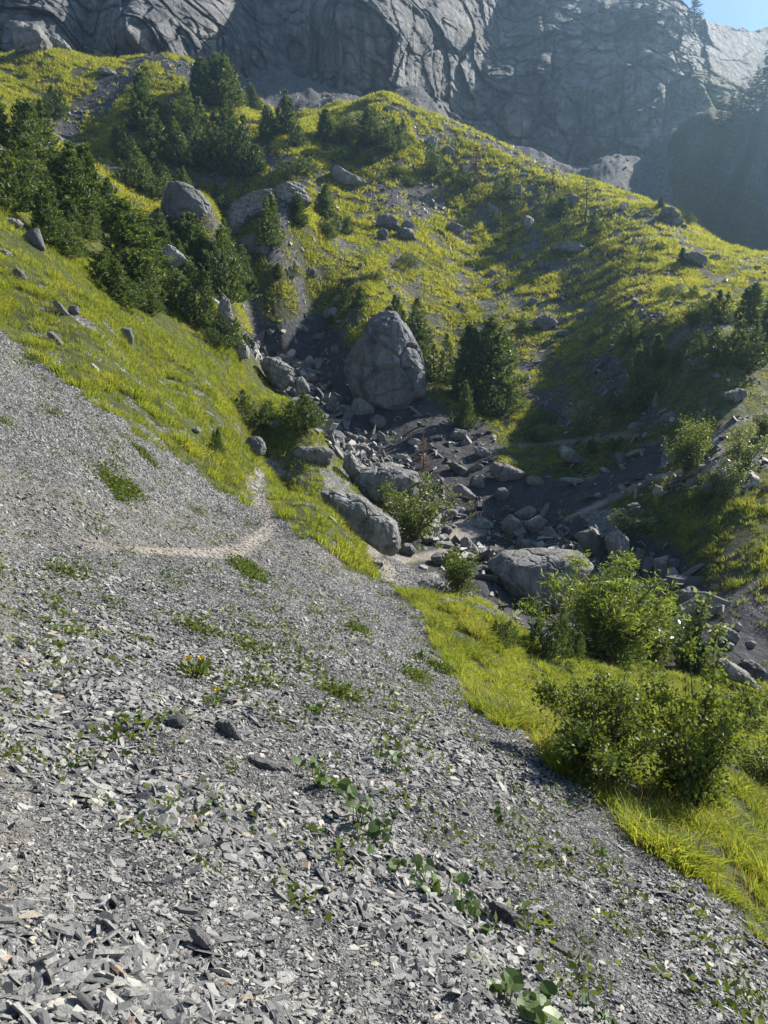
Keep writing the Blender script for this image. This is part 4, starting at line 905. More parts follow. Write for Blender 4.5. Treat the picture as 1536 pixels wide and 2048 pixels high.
SMALL = [  # label, px, underside py, width, height, tilt, material, ymin
 ('largest of three round boulders in a row on the shaded hillside',775,462,50,32,15,'rock_dark',70),('small boulder between the two big ones of the hillside row',816,466,30,26,20,'rock_dark',70),('lowest boulder of the hillside row, resting on the slope',812,484,44,28,20,'rock_dark',70),
 ('low dark stone below the hillside row of round boulders',765,480,26,22,0,'rock_dark',70),('lone round grey boulder to the right of the hillside row',911,472,32,26,0,'rock_dark',70),('upright pale grey tooth of rock on the middle hillside',1057,464,26,34,8,'rock',70),
 ('greyish boulder on the shaded turf above the egg-shaped boulder',620,560,34,24,0,'rock_dark',60),('flat boulder with a tiny pine in front on the shaded turf',663,640,38,26,0,'rock_dark',60),('low pale rock on the edge of the turf above the upper stream',595,668,52,22,10,'rock',60),
 ('round grey stone left of the egg-shaped boulder',672,710,22,22,0,'rock_dark',60),('flat stone in the grass by the upper left of the egg-shaped boulder',640,680,34,14,0,'rock_dark',60),
 ('broad grey boulder in the grass right of the egg-shaped boulder',1092,662,50,30,10,'rock_dark',70),('flat grey rock in shaded grass below the big bush',1128,672,30,12,0,'rock_dark',70),('oval boulder under the long pine thicket on the right',1408,744,46,38,-30,'rock_dark',65),('small stone below the oval boulder under the pine thicket',1432,758,16,12,0,'rock_dark',65),
 ('wide pinkish boulder in the shaded bowl on the right',1470,806,46,28,-10,'rock',65),('grey boulder with a white painted spiral mark',1338,858,36,36,0,'rock_dark',55),('mossy boulder left of the rock with the spiral mark',1274,866,38,22,0,'rock_dark',55),
 ('large boulder near the crest beside a round bush',1336,446,40,32,0,'rock_dark',100),('flat boulder under the large one near the crest',1352,452,30,16,0,'rock_dark',100),('low boulder left of the large one near the crest',1292,434,34,14,0,'rock_dark',100),
 ('long pale-edged slab on the right shoulder of the hill',1392,530,56,22,25,'rock',80),('dark stone on the right shoulder above the young spruce',1430,522,24,14,0,'rock_dark',80),('pyramid-shaped boulder on the upper slope below the crest',862,294,28,20,0,'rock',110),('dark boulder under the crest line by the pyramid-shaped one',898,312,28,18,25,'rock_dark',110),
 ('pale stone catching light among the crest trees',656,292,22,10,25,'rock_pale',100),('flat grey rock on the crest at the top of the grassy spur',785,226,30,12,15,'rock',120),('second grey rock along the crest, lower to the right',826,234,22,12,0,'rock',120),('dark rock on the crest edge above the scree strip',905,240,36,12,20,'rock_dark',120),
 ('grey stone half buried left of the round lone boulder',985,555,24,14,0,'rock_dark',70),('stone on the bare streak in the middle of the hillside',1087,540,26,18,0,'rock_dark',70),('small stone on the bare streak below another stone',1065,560,24,14,0,'rock_dark',70),('grey stone high on the bare streak',1046,520,16,12,0,'rock',70),
 ('stone in the grass directly above the broad grey boulder',1066,612,22,16,0,'rock_dark',70),('pointed boulder with a bush beside it below the crest',1035,392,22,26,0,'rock_dark',90),('grey stone in the sunny turf left of the pointed boulder',985,430,28,20,10,'rock_dark',80),
 ('white stone on the sunny turf at the right shoulder',1218,425,14,12,0,'rock_pale',90),('pale stone near the crest above the larch',1246,420,18,12,40,'rock_pale',90),('low rock slab above the shaded spur',1140,414,40,24,10,'rock_dark',90),
 ('white pear-shaped stone in the upper stream rubble',617,736,17,26,15,'rock_pale',50),('grey cube-like stone left of the white pear-shaped stone',598,742,22,20,0,'rock',50),('buff square stone below the white pear-shaped stone',622,766,28,22,0,'rock',50),('small round pale stone beside the buff square stone',651,780,12,13,0,'rock_pale',50),
 ('pale stone above the streaked boulder in the upper stream',566,722,20,14,0,'rock_pale',50),('grey boulder upstream of the streaked boulder',505,692,34,26,10,'rock_dark',50),('tan stone at the top end of the upper stream',541,672,18,14,0,'rock',50),
 ('grey rock with a pale cap in the middle of the stream bed',666,818,26,26,0,'rock',50),('small pale stone below the rock with a pale cap',681,830,10,8,0,'rock_pale',50),('dark boulder in front of the brown one under the egg-shaped boulder',756,858,34,28,0,'rock_dark',50),
 ('dark rock on the grass between the two dark pine bushes',546,856,26,18,10,'rock_dark',38),('pale flat boulder in the stream below the dark pine bushes',700,885,34,20,10,'rock',50),('grey boulder downstream of the pale flat boulder',722,892,24,22,0,'rock',50),
 ('long smooth rock between the turf-capped rock and the stream',672,890,44,16,35,'rock_pale',40),('rounded boulder touching the long smooth rock',690,914,46,30,10,'rock',44),('brown rock touching the rounded boulder by the stream',724,918,40,34,0,'rock',46),
 ('rounded brown boulder on the dark slope below the pine pair',916,884,36,28,0,'rock',50),('small brown stone just under the rounded brown boulder',930,892,20,12,-15,'rock',50),('white stone on the dark slope beside the dead sapling',859,902,14,18,10,'rock_pale',50),('flat pale stone left of the dead sapling',828,892,26,16,-15,'rock_pale',50),('grey boulder on the soil below the turf bank',964,914,38,20,10,'rock',50),
 ('small tan stone left of the brown bedrock ledge',960,940,16,12,0,'rock',50),('smooth grey stone upslope from the rounded dark boulder',956,978,30,24,20,'rock',48),('low brown rock at the right end of the bedrock ledge',1070,972,40,18,10,'rock',48),
 ('grey rock on the trail left of the hiker',902,1036,34,20,10,'rock',40),('small pale rock between the trail and the hiker',925,1038,24,12,15,'rock_pale',42),('angular rock below the leafy shrub by the trail',815,1112,34,24,0,'rock',33),('flat step-like rock beside the trail below the leafy shrub',886,1098,44,16,5,'rock',33),
 ('pale flat step in the trail under the leafy shrub',862,1086,42,14,10,'rock_pale',34),('upright white rock with a light bush in front',932,1108,26,38,-5,'rock_pale',32),('pointed grey rock left of the upright white rock',884,1132,50,30,5,'rock',32),('mossy rock above the flat step-like rock',892,1070,30,20,0,'rock_dark',36),
 ('brown boulder behind the flat-topped boulder',1062,1106,48,28,10,'rock',36),('small pyramid-shaped white stone by the slanting slab',1132,1104,18,16,0,'rock_pale',36),('round stone at the foot of the tall upright pale boulder',1258,1152,26,16,0,'rock_pale',33),('small round stone in the gap above the white-topped boulder',1292,1158,14,12,0,'rock',33),
 ('dark block right of the pale angular block',1350,1150,34,34,0,'rock_dark',34),('dark stone wedged left of the pale angular block',1282,1130,28,34,0,'rock_dark',34),('pointed grey stone lying in the lower stream',1460,1284,48,26,30,'rock',22),('small buff stone beside the pointed grey stone',1502,1296,22,16,0,'rock',22),('pale stone above the pointed grey stone',1476,1262,16,16,30,'rock_pale',22),('small grey rock below the pointed grey stone',1460,1300,18,16,0,'rock',22),
 ('dark wet rock behind the sunlit tan wedge',1505,1360,60,40,25,'rock_dark',20),('small white stone in the grass below the sunlit tan wedge',1494,1398,22,12,10,'rock_pale',12),
 ('square grey rock on the dark bank below the trail beyond the stream',1268,1026,32,20,0,'rock_dark',40),('grey stone left of the low silvery willow',1168,1040,18,16,0,'rock',40),('small white stone on the soil under the turf bank',1150,972,10,12,0,'rock_pale',45),('grey slab standing on edge by the upper trail',1240,930,30,24,20,'rock_dark',50),
 ('whitish stone in the upper meadow above the scree',8,512,30,14,20,'rock_pale',20),('flat stone low in the meadow near the scree edge',110,684,44,14,45,'rock',18),('pale stone in the meadow right of the scree edge',188,742,26,12,40,'rock_pale',16),('white stone lying on the grassy rib beside the path',614,995,16,12,10,'rock_pale',20),('pale slab on the grassy rib against the blazed boulder',664,1046,24,12,40,'rock_pale',20),
 ('dark knobbly rock at the point where the path leaves the rib',512,915,40,44,30,'rock_dark',30),('grey rock at the edge of the scree gully, left of the grass rib',392,868,18,14,0,'rock',22),
 ('outcrop at the foot of the upper left meadow stream',118,100,46,22,20,'rock',120),('grey outcrop above the upper left meadow',60,112,90,60,20,'rock',150),('lit grey outcrop crag at the top of the left meadow stream',215,152,40,12,10,'rock_pale',130),
]
for k, (lab, px, py, w_, h_, tl, mt, ym) in enumerate(SMALL):
    put_rock('rock', lab, oval(px, py, w_, h_, tl, k), mt, ymin=ym, dr=.9, sub=3 if w_ < 30 else 4, cat='rock', group='rocks strewn over the slopes and stream', rough=.09, facets=12, facet_cut=.78)
# painted marks, each on its rock
def paint(parent_label, name, pts_px, mat, w_px, label=None):
    ro = [o for o in bpy.data.objects if o.get('label') == parent_label][0]
    me = ro.data; co = np.empty(len(me.vertices)*3); me.vertices.foreach_get('co', co); co = co.reshape(-1, 3)+np.array(ro.location)
    vx, vy = proj(co[:, 0], co[:, 1], co[:, 2]); pts = []
    for px, py in pts_px:
        d2 = (vx-px)**2+(vy-py)**2; c = np.argsort(d2)[:14]; yv = np.min(co[c, 1]); u_, s_ = us(px, py)
        pts.append(np.array([u_, 1, s_])*(yv-.012))
    pts = np.array(pts); hw = w_px*.5*spx(pts[0])
    V, T = tube(pts, np.full(len(pts), hw), 6); V[:, 1] = pts[:, 1].mean()+(V[:, 1]-pts[:, 1].mean())*.6
    o = link(name, tri_mesh(name, V-np.array(ro.location), T, M[mat]), ro)
    if label: o['label'] = label
bl = BIG[1][1]
paint(bl, 'painted_blaze', [(784,1073),(791,1073.5)], 'paint_w', 3.2, 'white bar of the trail blaze')
paint(bl, 'painted_blaze', [(783.5,1078),(792.5,1076.5)], 'paint_r', 3.4, 'red bar of the trail blaze')
paint(bl, 'painted_blaze', [(785.5,1082.5),(790,1083)], 'paint_w', 3.2, 'lower white bar of the trail blaze')
sp_ = 'grey boulder with a white painted spiral mark'
aa = np.linspace(R(-40), R(330), 16)
paint(sp_, 'painted_spiral', [(1343.5+4.2*(1-.035*k)*math.cos(a), 838.5-4.2*(1-.035*k)*math.sin(a)) for k, a in enumerate(aa)], 'paint_w', 1.5)
# ------------------------------------------------------------------ trees and shrubs, each a thing with trunk and crown
PROTO = {
 'pine': [pine_mesh('pine', 30+k, l, w_, 760, M['pine']) for k, (l, w_) in enumerate([(4,.42),(5,.5),(3,.38),(6,.55),(4,.46)])],
 'tallpine': [pine_mesh('tall_pine', 40+k, l, w_, 760, M['pine']) for k, (l, w_) in enumerate([(2,.27),(3,.3),(1,.24)])],
 'palepine': [pine_mesh('pale_pine', 50+k, l, w_, 760, M['pine_pale']) for k, (l, w_) in enumerate([(4,.42),(3,.36)])],
 'lowpine': [pine_mesh('low_pine', 60+k, l, w_, 760, M['pine'], (.07, .024)) for k, (l, w_) in enumerate([(7,.95),(9,1.2),(8,1.05)])],
 'spruce': [spruce_mesh('spruce', 70+k, w_, 22, M['spruce']) for k, w_ in enumerate([.2, .24, .17])],
 'larch': [spruce_mesh('larch', 80, .26, 16, M['pine_pale'], .7, True), spruce_mesh('larch', 81, .2, 14, M['pine_pale'], .5, True)],
 'snag': [spruce_mesh('snag', 84, .12, 14, M['dry'], .15, True)],
 'deadsap': [spruce_mesh('dead_sapling', 85, .26, 18, M['dry'], .9)],
 'shrub': [shrub_mesh('shrub', 90, .9, 11, 4200, (.034, .019), M['leaf']), shrub_mesh('shrub', 91, 1.0, 12, 4600, (.034, .019), M['leaf'])],
 'paleshrub': [shrub_mesh('pale_shrub', 92, .8, 10, 2600, (.05, .026), M['herb']), shrub_mesh('pale_shrub', 96, .8, 10, 2600, (.05, .026), M['silver'])],
 'bigshrub': [shrub_mesh('big_shrub', 93, 1.1, 18, 11000, (.034, .0175), M['leaf'], upright=.45, clump=.04), shrub_mesh('big_shrub', 97, 1.0, 17, 10000, (.033, .017), M['leaf'], upright=.5, clump=.038)],
 'willow': [shrub_mesh('willow', 94, 1.05, 26, 13000, (.047, .0105), M['willow'], base=.05, upright=.9, clump=.035)],
 'sapling': [shrub_mesh('sapling', 95, .42, 5, 1500, (.042, .022), M['silver'], base=.2, upright=.5, clump=.03, narrow_top=.4)],
}
CAT = {'pine':'pine','tallpine':'pine','palepine':'pine','lowpine':'pine shrub','spruce':'spruce','larch':'larch','snag':'dead tree','deadsap':'dead tree','shrub':'shrub','paleshrub':'shrub','bigshrub':'shrub','willow':'willow','sapling':'sapling'}
NAME = {'pine':'pine_tree','tallpine':'pine_tree','palepine':'pine_tree','lowpine':'dwarf_pine','spruce':'spruce_tree','larch':'larch_tree','snag':'dead_tree','deadsap':'dead_tree','shrub':'shrub','paleshrub':'shrub','bigshrub':'shrub','willow':'willow','sapling':'sapling'}
GROUP = {'pine_tree':'mountain pines on the slopes','dwarf_pine':'low pine shrubs on the slopes','spruce_tree':'spruces on the cliffs and far spur','shrub':'leafy shrubs in the valley'}
tr_ = random.Random(4); used = {}
def plant_tree(kind, px, py, hpx, wf, label, ymin=0.0, at_point=None, v=None, tilt=0.0):
    if px_free(px, py): ymin = 0.0
    Pg = at_point if at_point is not None else at(px, py, ymin)
    h = hpx*spx(Pg)*(.99 if 'pine' in kind else 1.3 if kind in ('bigshrub', 'willow') else 1.15)
    k = used.get(kind, 0); used[kind] = k+1; pr = PROTO[kind]; crown, trunk = pr[(k if v is None else v) % len(pr)]
    nm = NAME[kind]
    root = empty(nm, Pg-Vector((0, 0, .03*h)), tr_.uniform(0, 6.28), (h*wf*1.2, h*wf*1.2, h)); prop(root, label, CAT[kind], GROUP.get(nm))
    t = link('trunk' if nm not in ('shrub', 'willow') else 'stems', trunk, root); c = link('crown', crown, root)
    return root
def cliff_point(px, py):
    i = int(np.argmin(np.abs(tpx-px))); j = int(np.argmin(np.abs(PYg[:, i]-py))); return Vector((CXX[j, i], CYY[j, i]-.4, CZZ[j, i]))
T_ = [
 # stand on the left above the near meadow
 ('pine',20,300,135,1.15,'dense pine at the upper left edge, below the bright meadow',40),('pine',72,318,112,1.1,'bushy pine second from the left below the bright upper meadow',40),('pine',106,236,62,1.2,'small dark pine clump beside the narrow rocky gully',80),('pine',122,226,40,1.1,'low rounded pine hugging the rocky gully',80),
 ('pine',18,424,150,1.05,'wide pine filling the left edge above the meadow stones',40),('pine',62,420,128,1.1,'bushy pine between the left edge pine and the twin pointed pines',40),('tallpine',112,404,92,1.4,'short pine with a rounded head below the rocky gully',45),('tallpine',148,432,142,1.45,'pointed pine, left one of the twin spires under the gully',45),('tallpine',176,438,142,1.4,'pointed pine, right one of the twin spires under the gully',45),
 ('pine',205,452,96,1.2,'dark pine on the right flank of the twin spires',45),('pine',92,488,112,1.2,'pine directly above the dark leaning stone',36),('pine',132,514,100,1.2,'pine whose foot touches the edge of the meadow beside the leaning stone',36),('pine',172,476,70,1.3,'low pine in front of the twin spires',40),
 # lower left thicket
 ('tallpine',252,560,158,1.7,'tallest pointed pine of the thicket above the meadow edge',40),('pine',296,548,128,1.05,'dark pine left of the pale peeping rock slab',44),('pine',215,575,76,1.5,'low dark pine at the meadow edge left of the thicket',38),('pine',238,612,90,1.5,'spreading pine at the lower left rim of the thicket',38),
 ('palepine',346,492,72,1.5,'pale green pine above the peeping rock slab',60),('palepine',386,560,132,1.3,'pale green pine at the heart of the thicket',52),('palepine',424,540,100,1.15,'light green pine at the top right of the thicket',54),('pine',452,604,140,.95,'dark pine overhanging the pale outcrop face',50),('pine',332,612,90,1.3,'pine below the peeping rock slab',44),('pine',398,650,106,1.05,'pointed dark pine left of the pale outcrop face',46),
 ('pine',300,626,60,1.5,'small pine in the lower middle of the thicket',40),('lowpine',452,692,70,.85,'low spreading pine draped around the foot of the outcrop face',46),('lowpine',420,690,44,.8,'low juniper-like pine left of the outcrop foot',44),('pine',360,576,96,1.1,'pine between the peeping slab and the pale heart of the thicket',50),('lowpine',275,610,60,1.0,'dense low pine at the bottom of the thicket beside the meadow',40),
 ('pine',470,560,70,1.0,'shadowed pine on the right rim of the thicket over the gully',56),
 # shaded thicket below the crest
 ('tallpine',286,262,112,1.5,'tall pine standing on the left of the shaded thicket',100),('pine',330,268,78,1.2,'pine beside the reddish dead tree in the shaded thicket',100),('snag',352,268,78,1.6,'reddish dead tree among the dark pines',100),('tallpine',402,206,86,1.7,'left of the two tall pines at the top of the thicket',120),('tallpine',436,212,100,1.5,'right of the two tall pines at the top of the thicket',120),
 ('pine',470,216,58,1.2,'rounded pine just right of the two tall top pines',120),('tallpine',503,218,50,1.5,'isolated small pine standing on the scree edge',120),('pine',312,318,86,1.2,'dark pine in the upper middle of the shaded thicket',90),('pine',350,330,92,1.2,'dark pine right above the boulder topped by a small pine',90),('pine',404,336,106,1.15,'broad dark pine in the centre of the shaded thicket',90),
 ('pine',452,346,112,1.1,'broad dark pine towards the right of the shaded thicket',90),('pine',494,354,112,1.05,'pine on the sunlit right edge of the shaded thicket',90),('pine',252,318,52,1.4,'low shaded pine at the left end of the thicket',90),('pine',232,300,46,1.3,'small pine beside the gully at the left end of the thicket',90),('pine',266,380,76,1.3,'shaded pine below the left end of the thicket',72),
 ('pine',318,400,70,1.2,'shaded pine left of the boulder topped by a small pine',72),('pine',420,292,92,1.1,'pine just below the two tall top pines',100),('pine',378,262,84,1.2,'pine left below the two tall top pines',100),('pine',462,280,76,1.2,'pine right below the two tall top pines',100),('pine',516,338,52,1.2,'small pine at the right foot of the shaded thicket',90),('pine',290,350,60,1.3,'dark pine in the shaded hollow of the thicket',85),('pine',340,380,46,1.3,'low pine behind the boulder topped by a small pine',85),
 ('pine',440,420,50,1.4,'small dark pine between the two groups of boulders',82),
 # crest and upper hillside
 ('pine',532,276,62,1.15,'dark bushy pine at the left end of the crest trees',110),('palepine',573,270,86,.95,'pale green tree among the crest pines',110),('pine',600,292,42,1.2,'small dark pine right of the pale green crest tree',110),('tallpine',652,288,66,1.8,'dark conical pine on the crest left of the pale bushes',110),('paleshrub',684,280,46,1.2,'pale grey-green bush left of centre on the crest',110),('paleshrub',706,282,48,1.1,'pale grey-green bush beside the dark crest pine',110),
 ('tallpine',744,292,74,1.7,'dark pine with a bare stem on the crest',110),('pine',772,304,56,1.1,'rounded pine between the bare-stemmed pine and pale tree on the crest',110),('palepine',797,298,62,.95,'pale green tree at the right end of the crest trees',110),('lowpine',692,324,36,1.0,'low pine on the sunny brow under the crest trees',100),('pine',706,316,36,1.2,'pine on the sunny brow right of the low one',100),('pine',744,326,30,1.2,'tiny pine on the sunny brow below the bare-stemmed pine',100),
 ('lowpine',590,346,40,1.1,'dark leaning low pine above the wedge-shaped boulder',90),('pine',576,362,28,1.2,'tiny pine on top of the layered block',90),('lowpine',788,350,24,1.0,'dark round bush on the sunny brow',100),('pine',868,352,60,1.05,'dark rounded pine on the upper hillside',100),('lowpine',820,372,20,1.0,'small bush below the dark rounded hillside pine',100),
 ('snag',952,372,66,2.6,'thin bare tree beside bushes on the upper hillside',100),('lowpine',936,372,36,.9,'low pine at the foot of the thin bare tree',100),('pine',1004,400,52,1.15,'rounded bush casting a long shadow below the crest',90),('pine',1110,436,56,1.2,'rounded pine left of the airy larch',90),('snag',1106,372,34,2.4,'tiny bare snag near the crest',100),('larch',1170,452,90,1.1,'airy young larch on the edge of the sunny spur',90),
 ('pine',1192,468,44,1.1,'low pine at the right foot of the airy larch',90),('tallpine',1322,420,26,1.6,'tiny pine on the crest beside the large boulder',100),('lowpine',1374,448,26,1.0,'low bush right of the large crest boulder',100),('tallpine',1364,526,30,1.8,'young spruce-like pine by the long pale-edged slab',85),('lowpine',1318,500,16,1.1,'small round bush on the sunny right shoulder',85),
 # middle
 ('pine',546,496,104,.98,'dense pine above the dark rounded boulder',78),('tallpine',596,450,60,1.8,'pine at the right end of the layered blocks',85),('tallpine',652,436,66,1.5,'slender pine on the shaded slope right of the layered blocks',85),('pine',652,474,46,1.2,'small pine below the slender one on the shaded slope',80),('pine',684,470,42,1.2,'round little pine on the shaded slope with light tips',80),
 ('tallpine',556,556,30,1.7,'tiny pine, middle one of three on the dark turf',70),('pine',586,554,28,1.2,'tiny round pine, right one of three on the dark turf',70),('tallpine',500,580,38,1.6,'tiny pointed pine, left one of three on the dark turf',70),('lowpine',822,536,30,1.0,'round bush in the middle of the grassy hillside',80),('pine',714,612,42,1.4,'dark bush casting a shadow above the egg-shaped boulder',75),('tallpine',662,650,22,1.8,'tiny pine in front of a flat boulder',66),
 ('pine',790,652,62,1.2,'dark pine just behind the top of the egg-shaped boulder',72),('pine',824,680,84,1.0,'dark pine behind the right shoulder of the egg-shaped boulder',72),('pine',868,762,96,.95,'dark pine touching the right side of the egg-shaped boulder',66),('pine',846,700,58,1.1,'small dark pine squeezed behind the egg-shaped boulder',70),
 ('tallpine',938,800,152,1.35,'left stem of the tall pine pair right of the egg-shaped boulder',66),('tallpine',978,806,172,1.25,'right stem of the tall pine pair right of the egg-shaped boulder',66),('pine',922,858,98,.8,'sparse young pine in front of the tall pine pair',58),('lowpine',1000,826,66,.9,'sunlit low pine right of the tall pine pair',62),('pine',900,766,50,1.1,'low pine between the egg-shaped boulder and the tall pair',66),
 ('pine',1258,692,62,1.2,'broad rounded pine on the shaded middle right',76),('tallpine',1272,822,124,1.15,'single tall pine standing at the mouth of the shaded bowl',64),('pine',1240,822,48,1.3,'low pine at the left foot of the single tall pine',64),('tallpine',1314,734,66,1.5,'pointed pine in the middle of the bowl trio',70),('pine',1288,730,50,1.1,'left pine of the bowl trio',70),('pine',1346,740,44,1.2,'right round pine of the bowl trio',70),
 ('paleshrub',1388,656,54,1.0,'light green leafy tree in front of the dark right pines',80),('pine',1436,646,66,1.2,'dark pine behind the light green leafy tree',84),('pine',1408,636,54,1.1,'dark pine left of its larger neighbour near the light green tree',84),('lowpine',1410,714,54,.85,'wide low pine thicket, left end',72),('pine',1452,728,88,1.15,'rounded pine in the middle of the low thicket on the right',72),('pine',1500,736,96,1.15,'big pine over the oval boulder at the right',72),('tallpine',1506,648,84,1.5,'spire-topped pine at the right border',84),('pine',1530,692,104,1.1,'pine cut by the right border of the slope',78),
 ('lowpine',1098,852,40,.95,'low pine on the turf above the upper trail',60),('paleshrub',1164,866,58,1.1,'pale bush beside the low pine on the turf bank',60),('lowpine',508,848,70,.85,'dark pine bush, left one at the rim of the stream gully',40),('lowpine',610,856,76,.8,'dark pine bush, right one at the rim of the stream gully',40),('pine',438,914,60,.9,'small green pine on the near meadow by the path',26),
 ('lowpine',1338,596,26,1.0,'small dark bush on the sunny spur, left of a similar one',60),('lowpine',1374,598,26,1.0,'small dark bush on the sunny spur above the light green leafy tree',60),('lowpine',898,352,20,1.1,'tiny bush beside the dark rounded pine of the upper hillside',60),('lowpine',1030,470,18,1.1,'tiny bush by the upright pale tooth of rock',60),('lowpine',744,560,22,1.1,'tiny bush on the grassy hillside above the egg-shaped boulder',60),('pine',1046,660,30,1.1,'small pine left of the broad grey boulder in the grass',60),('lowpine',1195,680,26,1.1,'small bush below the sunny spur at the edge of its shadow',60),('lowpine',1060,880,30,1.0,'small bush on the turf bank above the bedrock ledge',50),('lowpine',1230,900,28,1.0,'small bush by the upper trail left of the mossy boulder',45),
 # lower right
 ('pine',1098,1318,112,.85,'dark pine in front of the feathery willow',14),('pine',1140,1320,84,.9,'dark low pine right of its larger twin by the willow',14),('tallpine',1386,1345,92,1.5,'dark conical pine behind the leafy shrubs',18),('lowpine',1000,1290,54,.9,'low juniper-like pine on the grassy strip',14),
 ('shrub',826,1078,132,.98,'bright leafy shrub between the blazed boulder and the hiker',32),('paleshrub',918,1192,106,.85,'light feathery shrub below the trail step rocks',26),('willow',1212,1334,185,1.05,'large feathery light green willow in front of the flat-topped boulder',17),('willow',1300,1320,105,.95,'lower willow clump on the right side of the large willow',18),
 ('sapling',1370,1335,200,1.0,'slender sapling with silvery white leaves by the stream',18),('bigshrub',1200,1565,200,.86,'big dark green leafy shrub on the lower right, left one',5),('bigshrub',1382,1608,262,.7,'big leafy shrub on the lower right with a gap showing grass',5),('shrub',1374,944,112,.9,'bright leafy shrub standing beside the trail on the far bank',50),('paleshrub',1486,940,84,1.0,'light shrub near the right end of the far trail',50),
 ('paleshrub',1474,1016,70,1.2,'yellowish shrub on the far right bank below the trail',45),('paleshrub',1262,1066,46,1.9,'low silvery willow spreading below the far trail',40),('shrub',1532,1590,150,.9,'dark leafy shrub cut by the right border above the tall grass',8),('paleshrub',1500,1030,80,1.1,'yellow-green shrub near the right border on the far bank',40),('shrub',1440,1000,56,1.1,'low leafy shrub below the bend of the far trail',40),
 ('paleshrub',1452,992,66,1.0,'light green shrub below the bend of the far trail',38),('paleshrub',1398,1012,46,1.1,'small light shrub on the bank under the far trail',38),('pine',1182,908,34,1.1,'small pine on the turf bank near the pointed grey boulder',45),('paleshrub',1088,884,34,1.2,'pale little bush at the edge of the upper trail',45),('tallpine',1478,694,66,1.4,'young pointed pine among the right border pines',60),
 ('shrub',1486,1470,110,1.15,'light leafy shrub near the right border behind the big shrub with a gap',10),
 ('deadsap',846,938,62,1.0,'brown dead conifer sapling on the dark bank',45),('paleshrub',1530,880,60,1.0,'leafy shrub at the right border beside the trail bend',60),
]
for row in T_:
    kind, px, py, hp, wf, lab, ym = row; plant_tree(kind, px, py, hp, wf, lab, ym)
plant_tree('pine', 368, 378, 44, 1.1, 'small pine growing on top of the blocky shaded boulder', at_point=Vector((float(us(368,378)[0])*91, 91.0, float(us(368,378)[1])*91)))
for px, py, hp, wf, lab in [(1385,64,70,1.15,'dark spruce standing against the sky on the ridge'),(1282,72,56,1.1,'spruce on the cliff ledge below the ridge top'),(1330,138,66,1.0,'slim spruce on the middle of the far cliff'),(1274,112,40,1.1,'small spruce on the far cliff left of the slim one'),(1262,34,40,1.3,'bushy spruce at the top of the far cliff'),(1308,22,40,1.3,'spruce at the top of the far cliff by the ridge'),(1322,34,22,1.2,'tiny spruce just right of the bushy ones at the cliff top')]:
    plant_tree('spruce', px, py, hp, wf, lab, at_point=cliff_point(px, py))
for px, py, hp, wf, lab, ym in [(1440,252,54,1.2,'first spruce on the dark spur, lowest of the row',200),(1462,246,52,1.2,'second spruce up the dark spur',200),(1478,236,54,1.2,'third spruce up the dark spur',200),(1496,226,62,1.1,'fourth spruce up the dark spur',195),(1510,214,76,1.1,'tall spruce high on the dark spur',195),(1530,206,92,1.1,'tallest spruce at the right border of the dark spur',195)]:
    plant_tree('spruce', px, py, hp, wf, lab, ym)
# ------------------------------------------------------------------ broad-leaved plants and flowers in the scree
def leaf_fan(c, d, up, s, r):
    """one rounded heart-shaped leaf, slightly folded: centre c, pointing d, facing up"""
    sd = np.cross(d, up); sd /= np.linalg.norm(sd)
    ol = [(-.25,.0),(-.42,.28),(-.2,.52),(.2,.5),(.52,.26),(.66,.0),(.52,-.26),(.2,-.5),(-.2,-.52),(-.42,-.28)]
    P_ = [c+s*(x*d+y*sd+(.18*abs(y)-.1*x*x)*up) for x, y in ol]
    V = np.array([c]+P_); n = len(ol)
    T = np.array([[0, i+1, (i+1) % n+1] for i in range(n)]); return V, T
def broad_plant(name, label, px, py, wpx, hpx, n, leafpx, slope=.0, seed=0):
    r = np.random.default_rng(seed+px); Pg = at(px, py); s = spx(Pg); o = np.array(Pg)
    L, S = [], []
    root = empty(name, Pg); prop(root, label, 'plant', 'broad-leaved plants in the scree')
    for i in range(n):
        q = r.uniform(-.5, .5); x = q*wpx*s; y = r.uniform(-.3, .3)*wpx*s*.8-q*slope*wpx*s
        zg = float(hgt(o[0]+x, o[1]+y))-o[2]; h = hpx*s*r.uniform(.2, .75)
        a = r.uniform(0, 2*np.pi); t = np.array([x+.3*h*math.cos(a), y+.3*h*math.sin(a), zg+h])
        up = unit(np.array([r.normal()*.6+.25, r.normal()*.6-.3, .7])); d = unit(np.array([math.cos(a), math.sin(a), -.25])); d = unit(d-(d@up)*up)
        L.append(leaf_fan(t, d, up, leafpx*s*r.uniform(.28, .85), r))
        S.append(tube(np.array([[x, y, zg-.01], [(x+t[0])/2, (y+t[1])/2, zg+h*.6], t]), np.array([.0028, .0022, .0016])*leafpx*s/.09, 4))
    S = [(V_, np.concatenate([T_[:, [0, 1, 2]], T_[:, [0, 2, 3]]])) for V_, T_ in S]; link('leaves', tri_mesh('broad_leaves', *join(L+S), M['butter']), root)
    return root
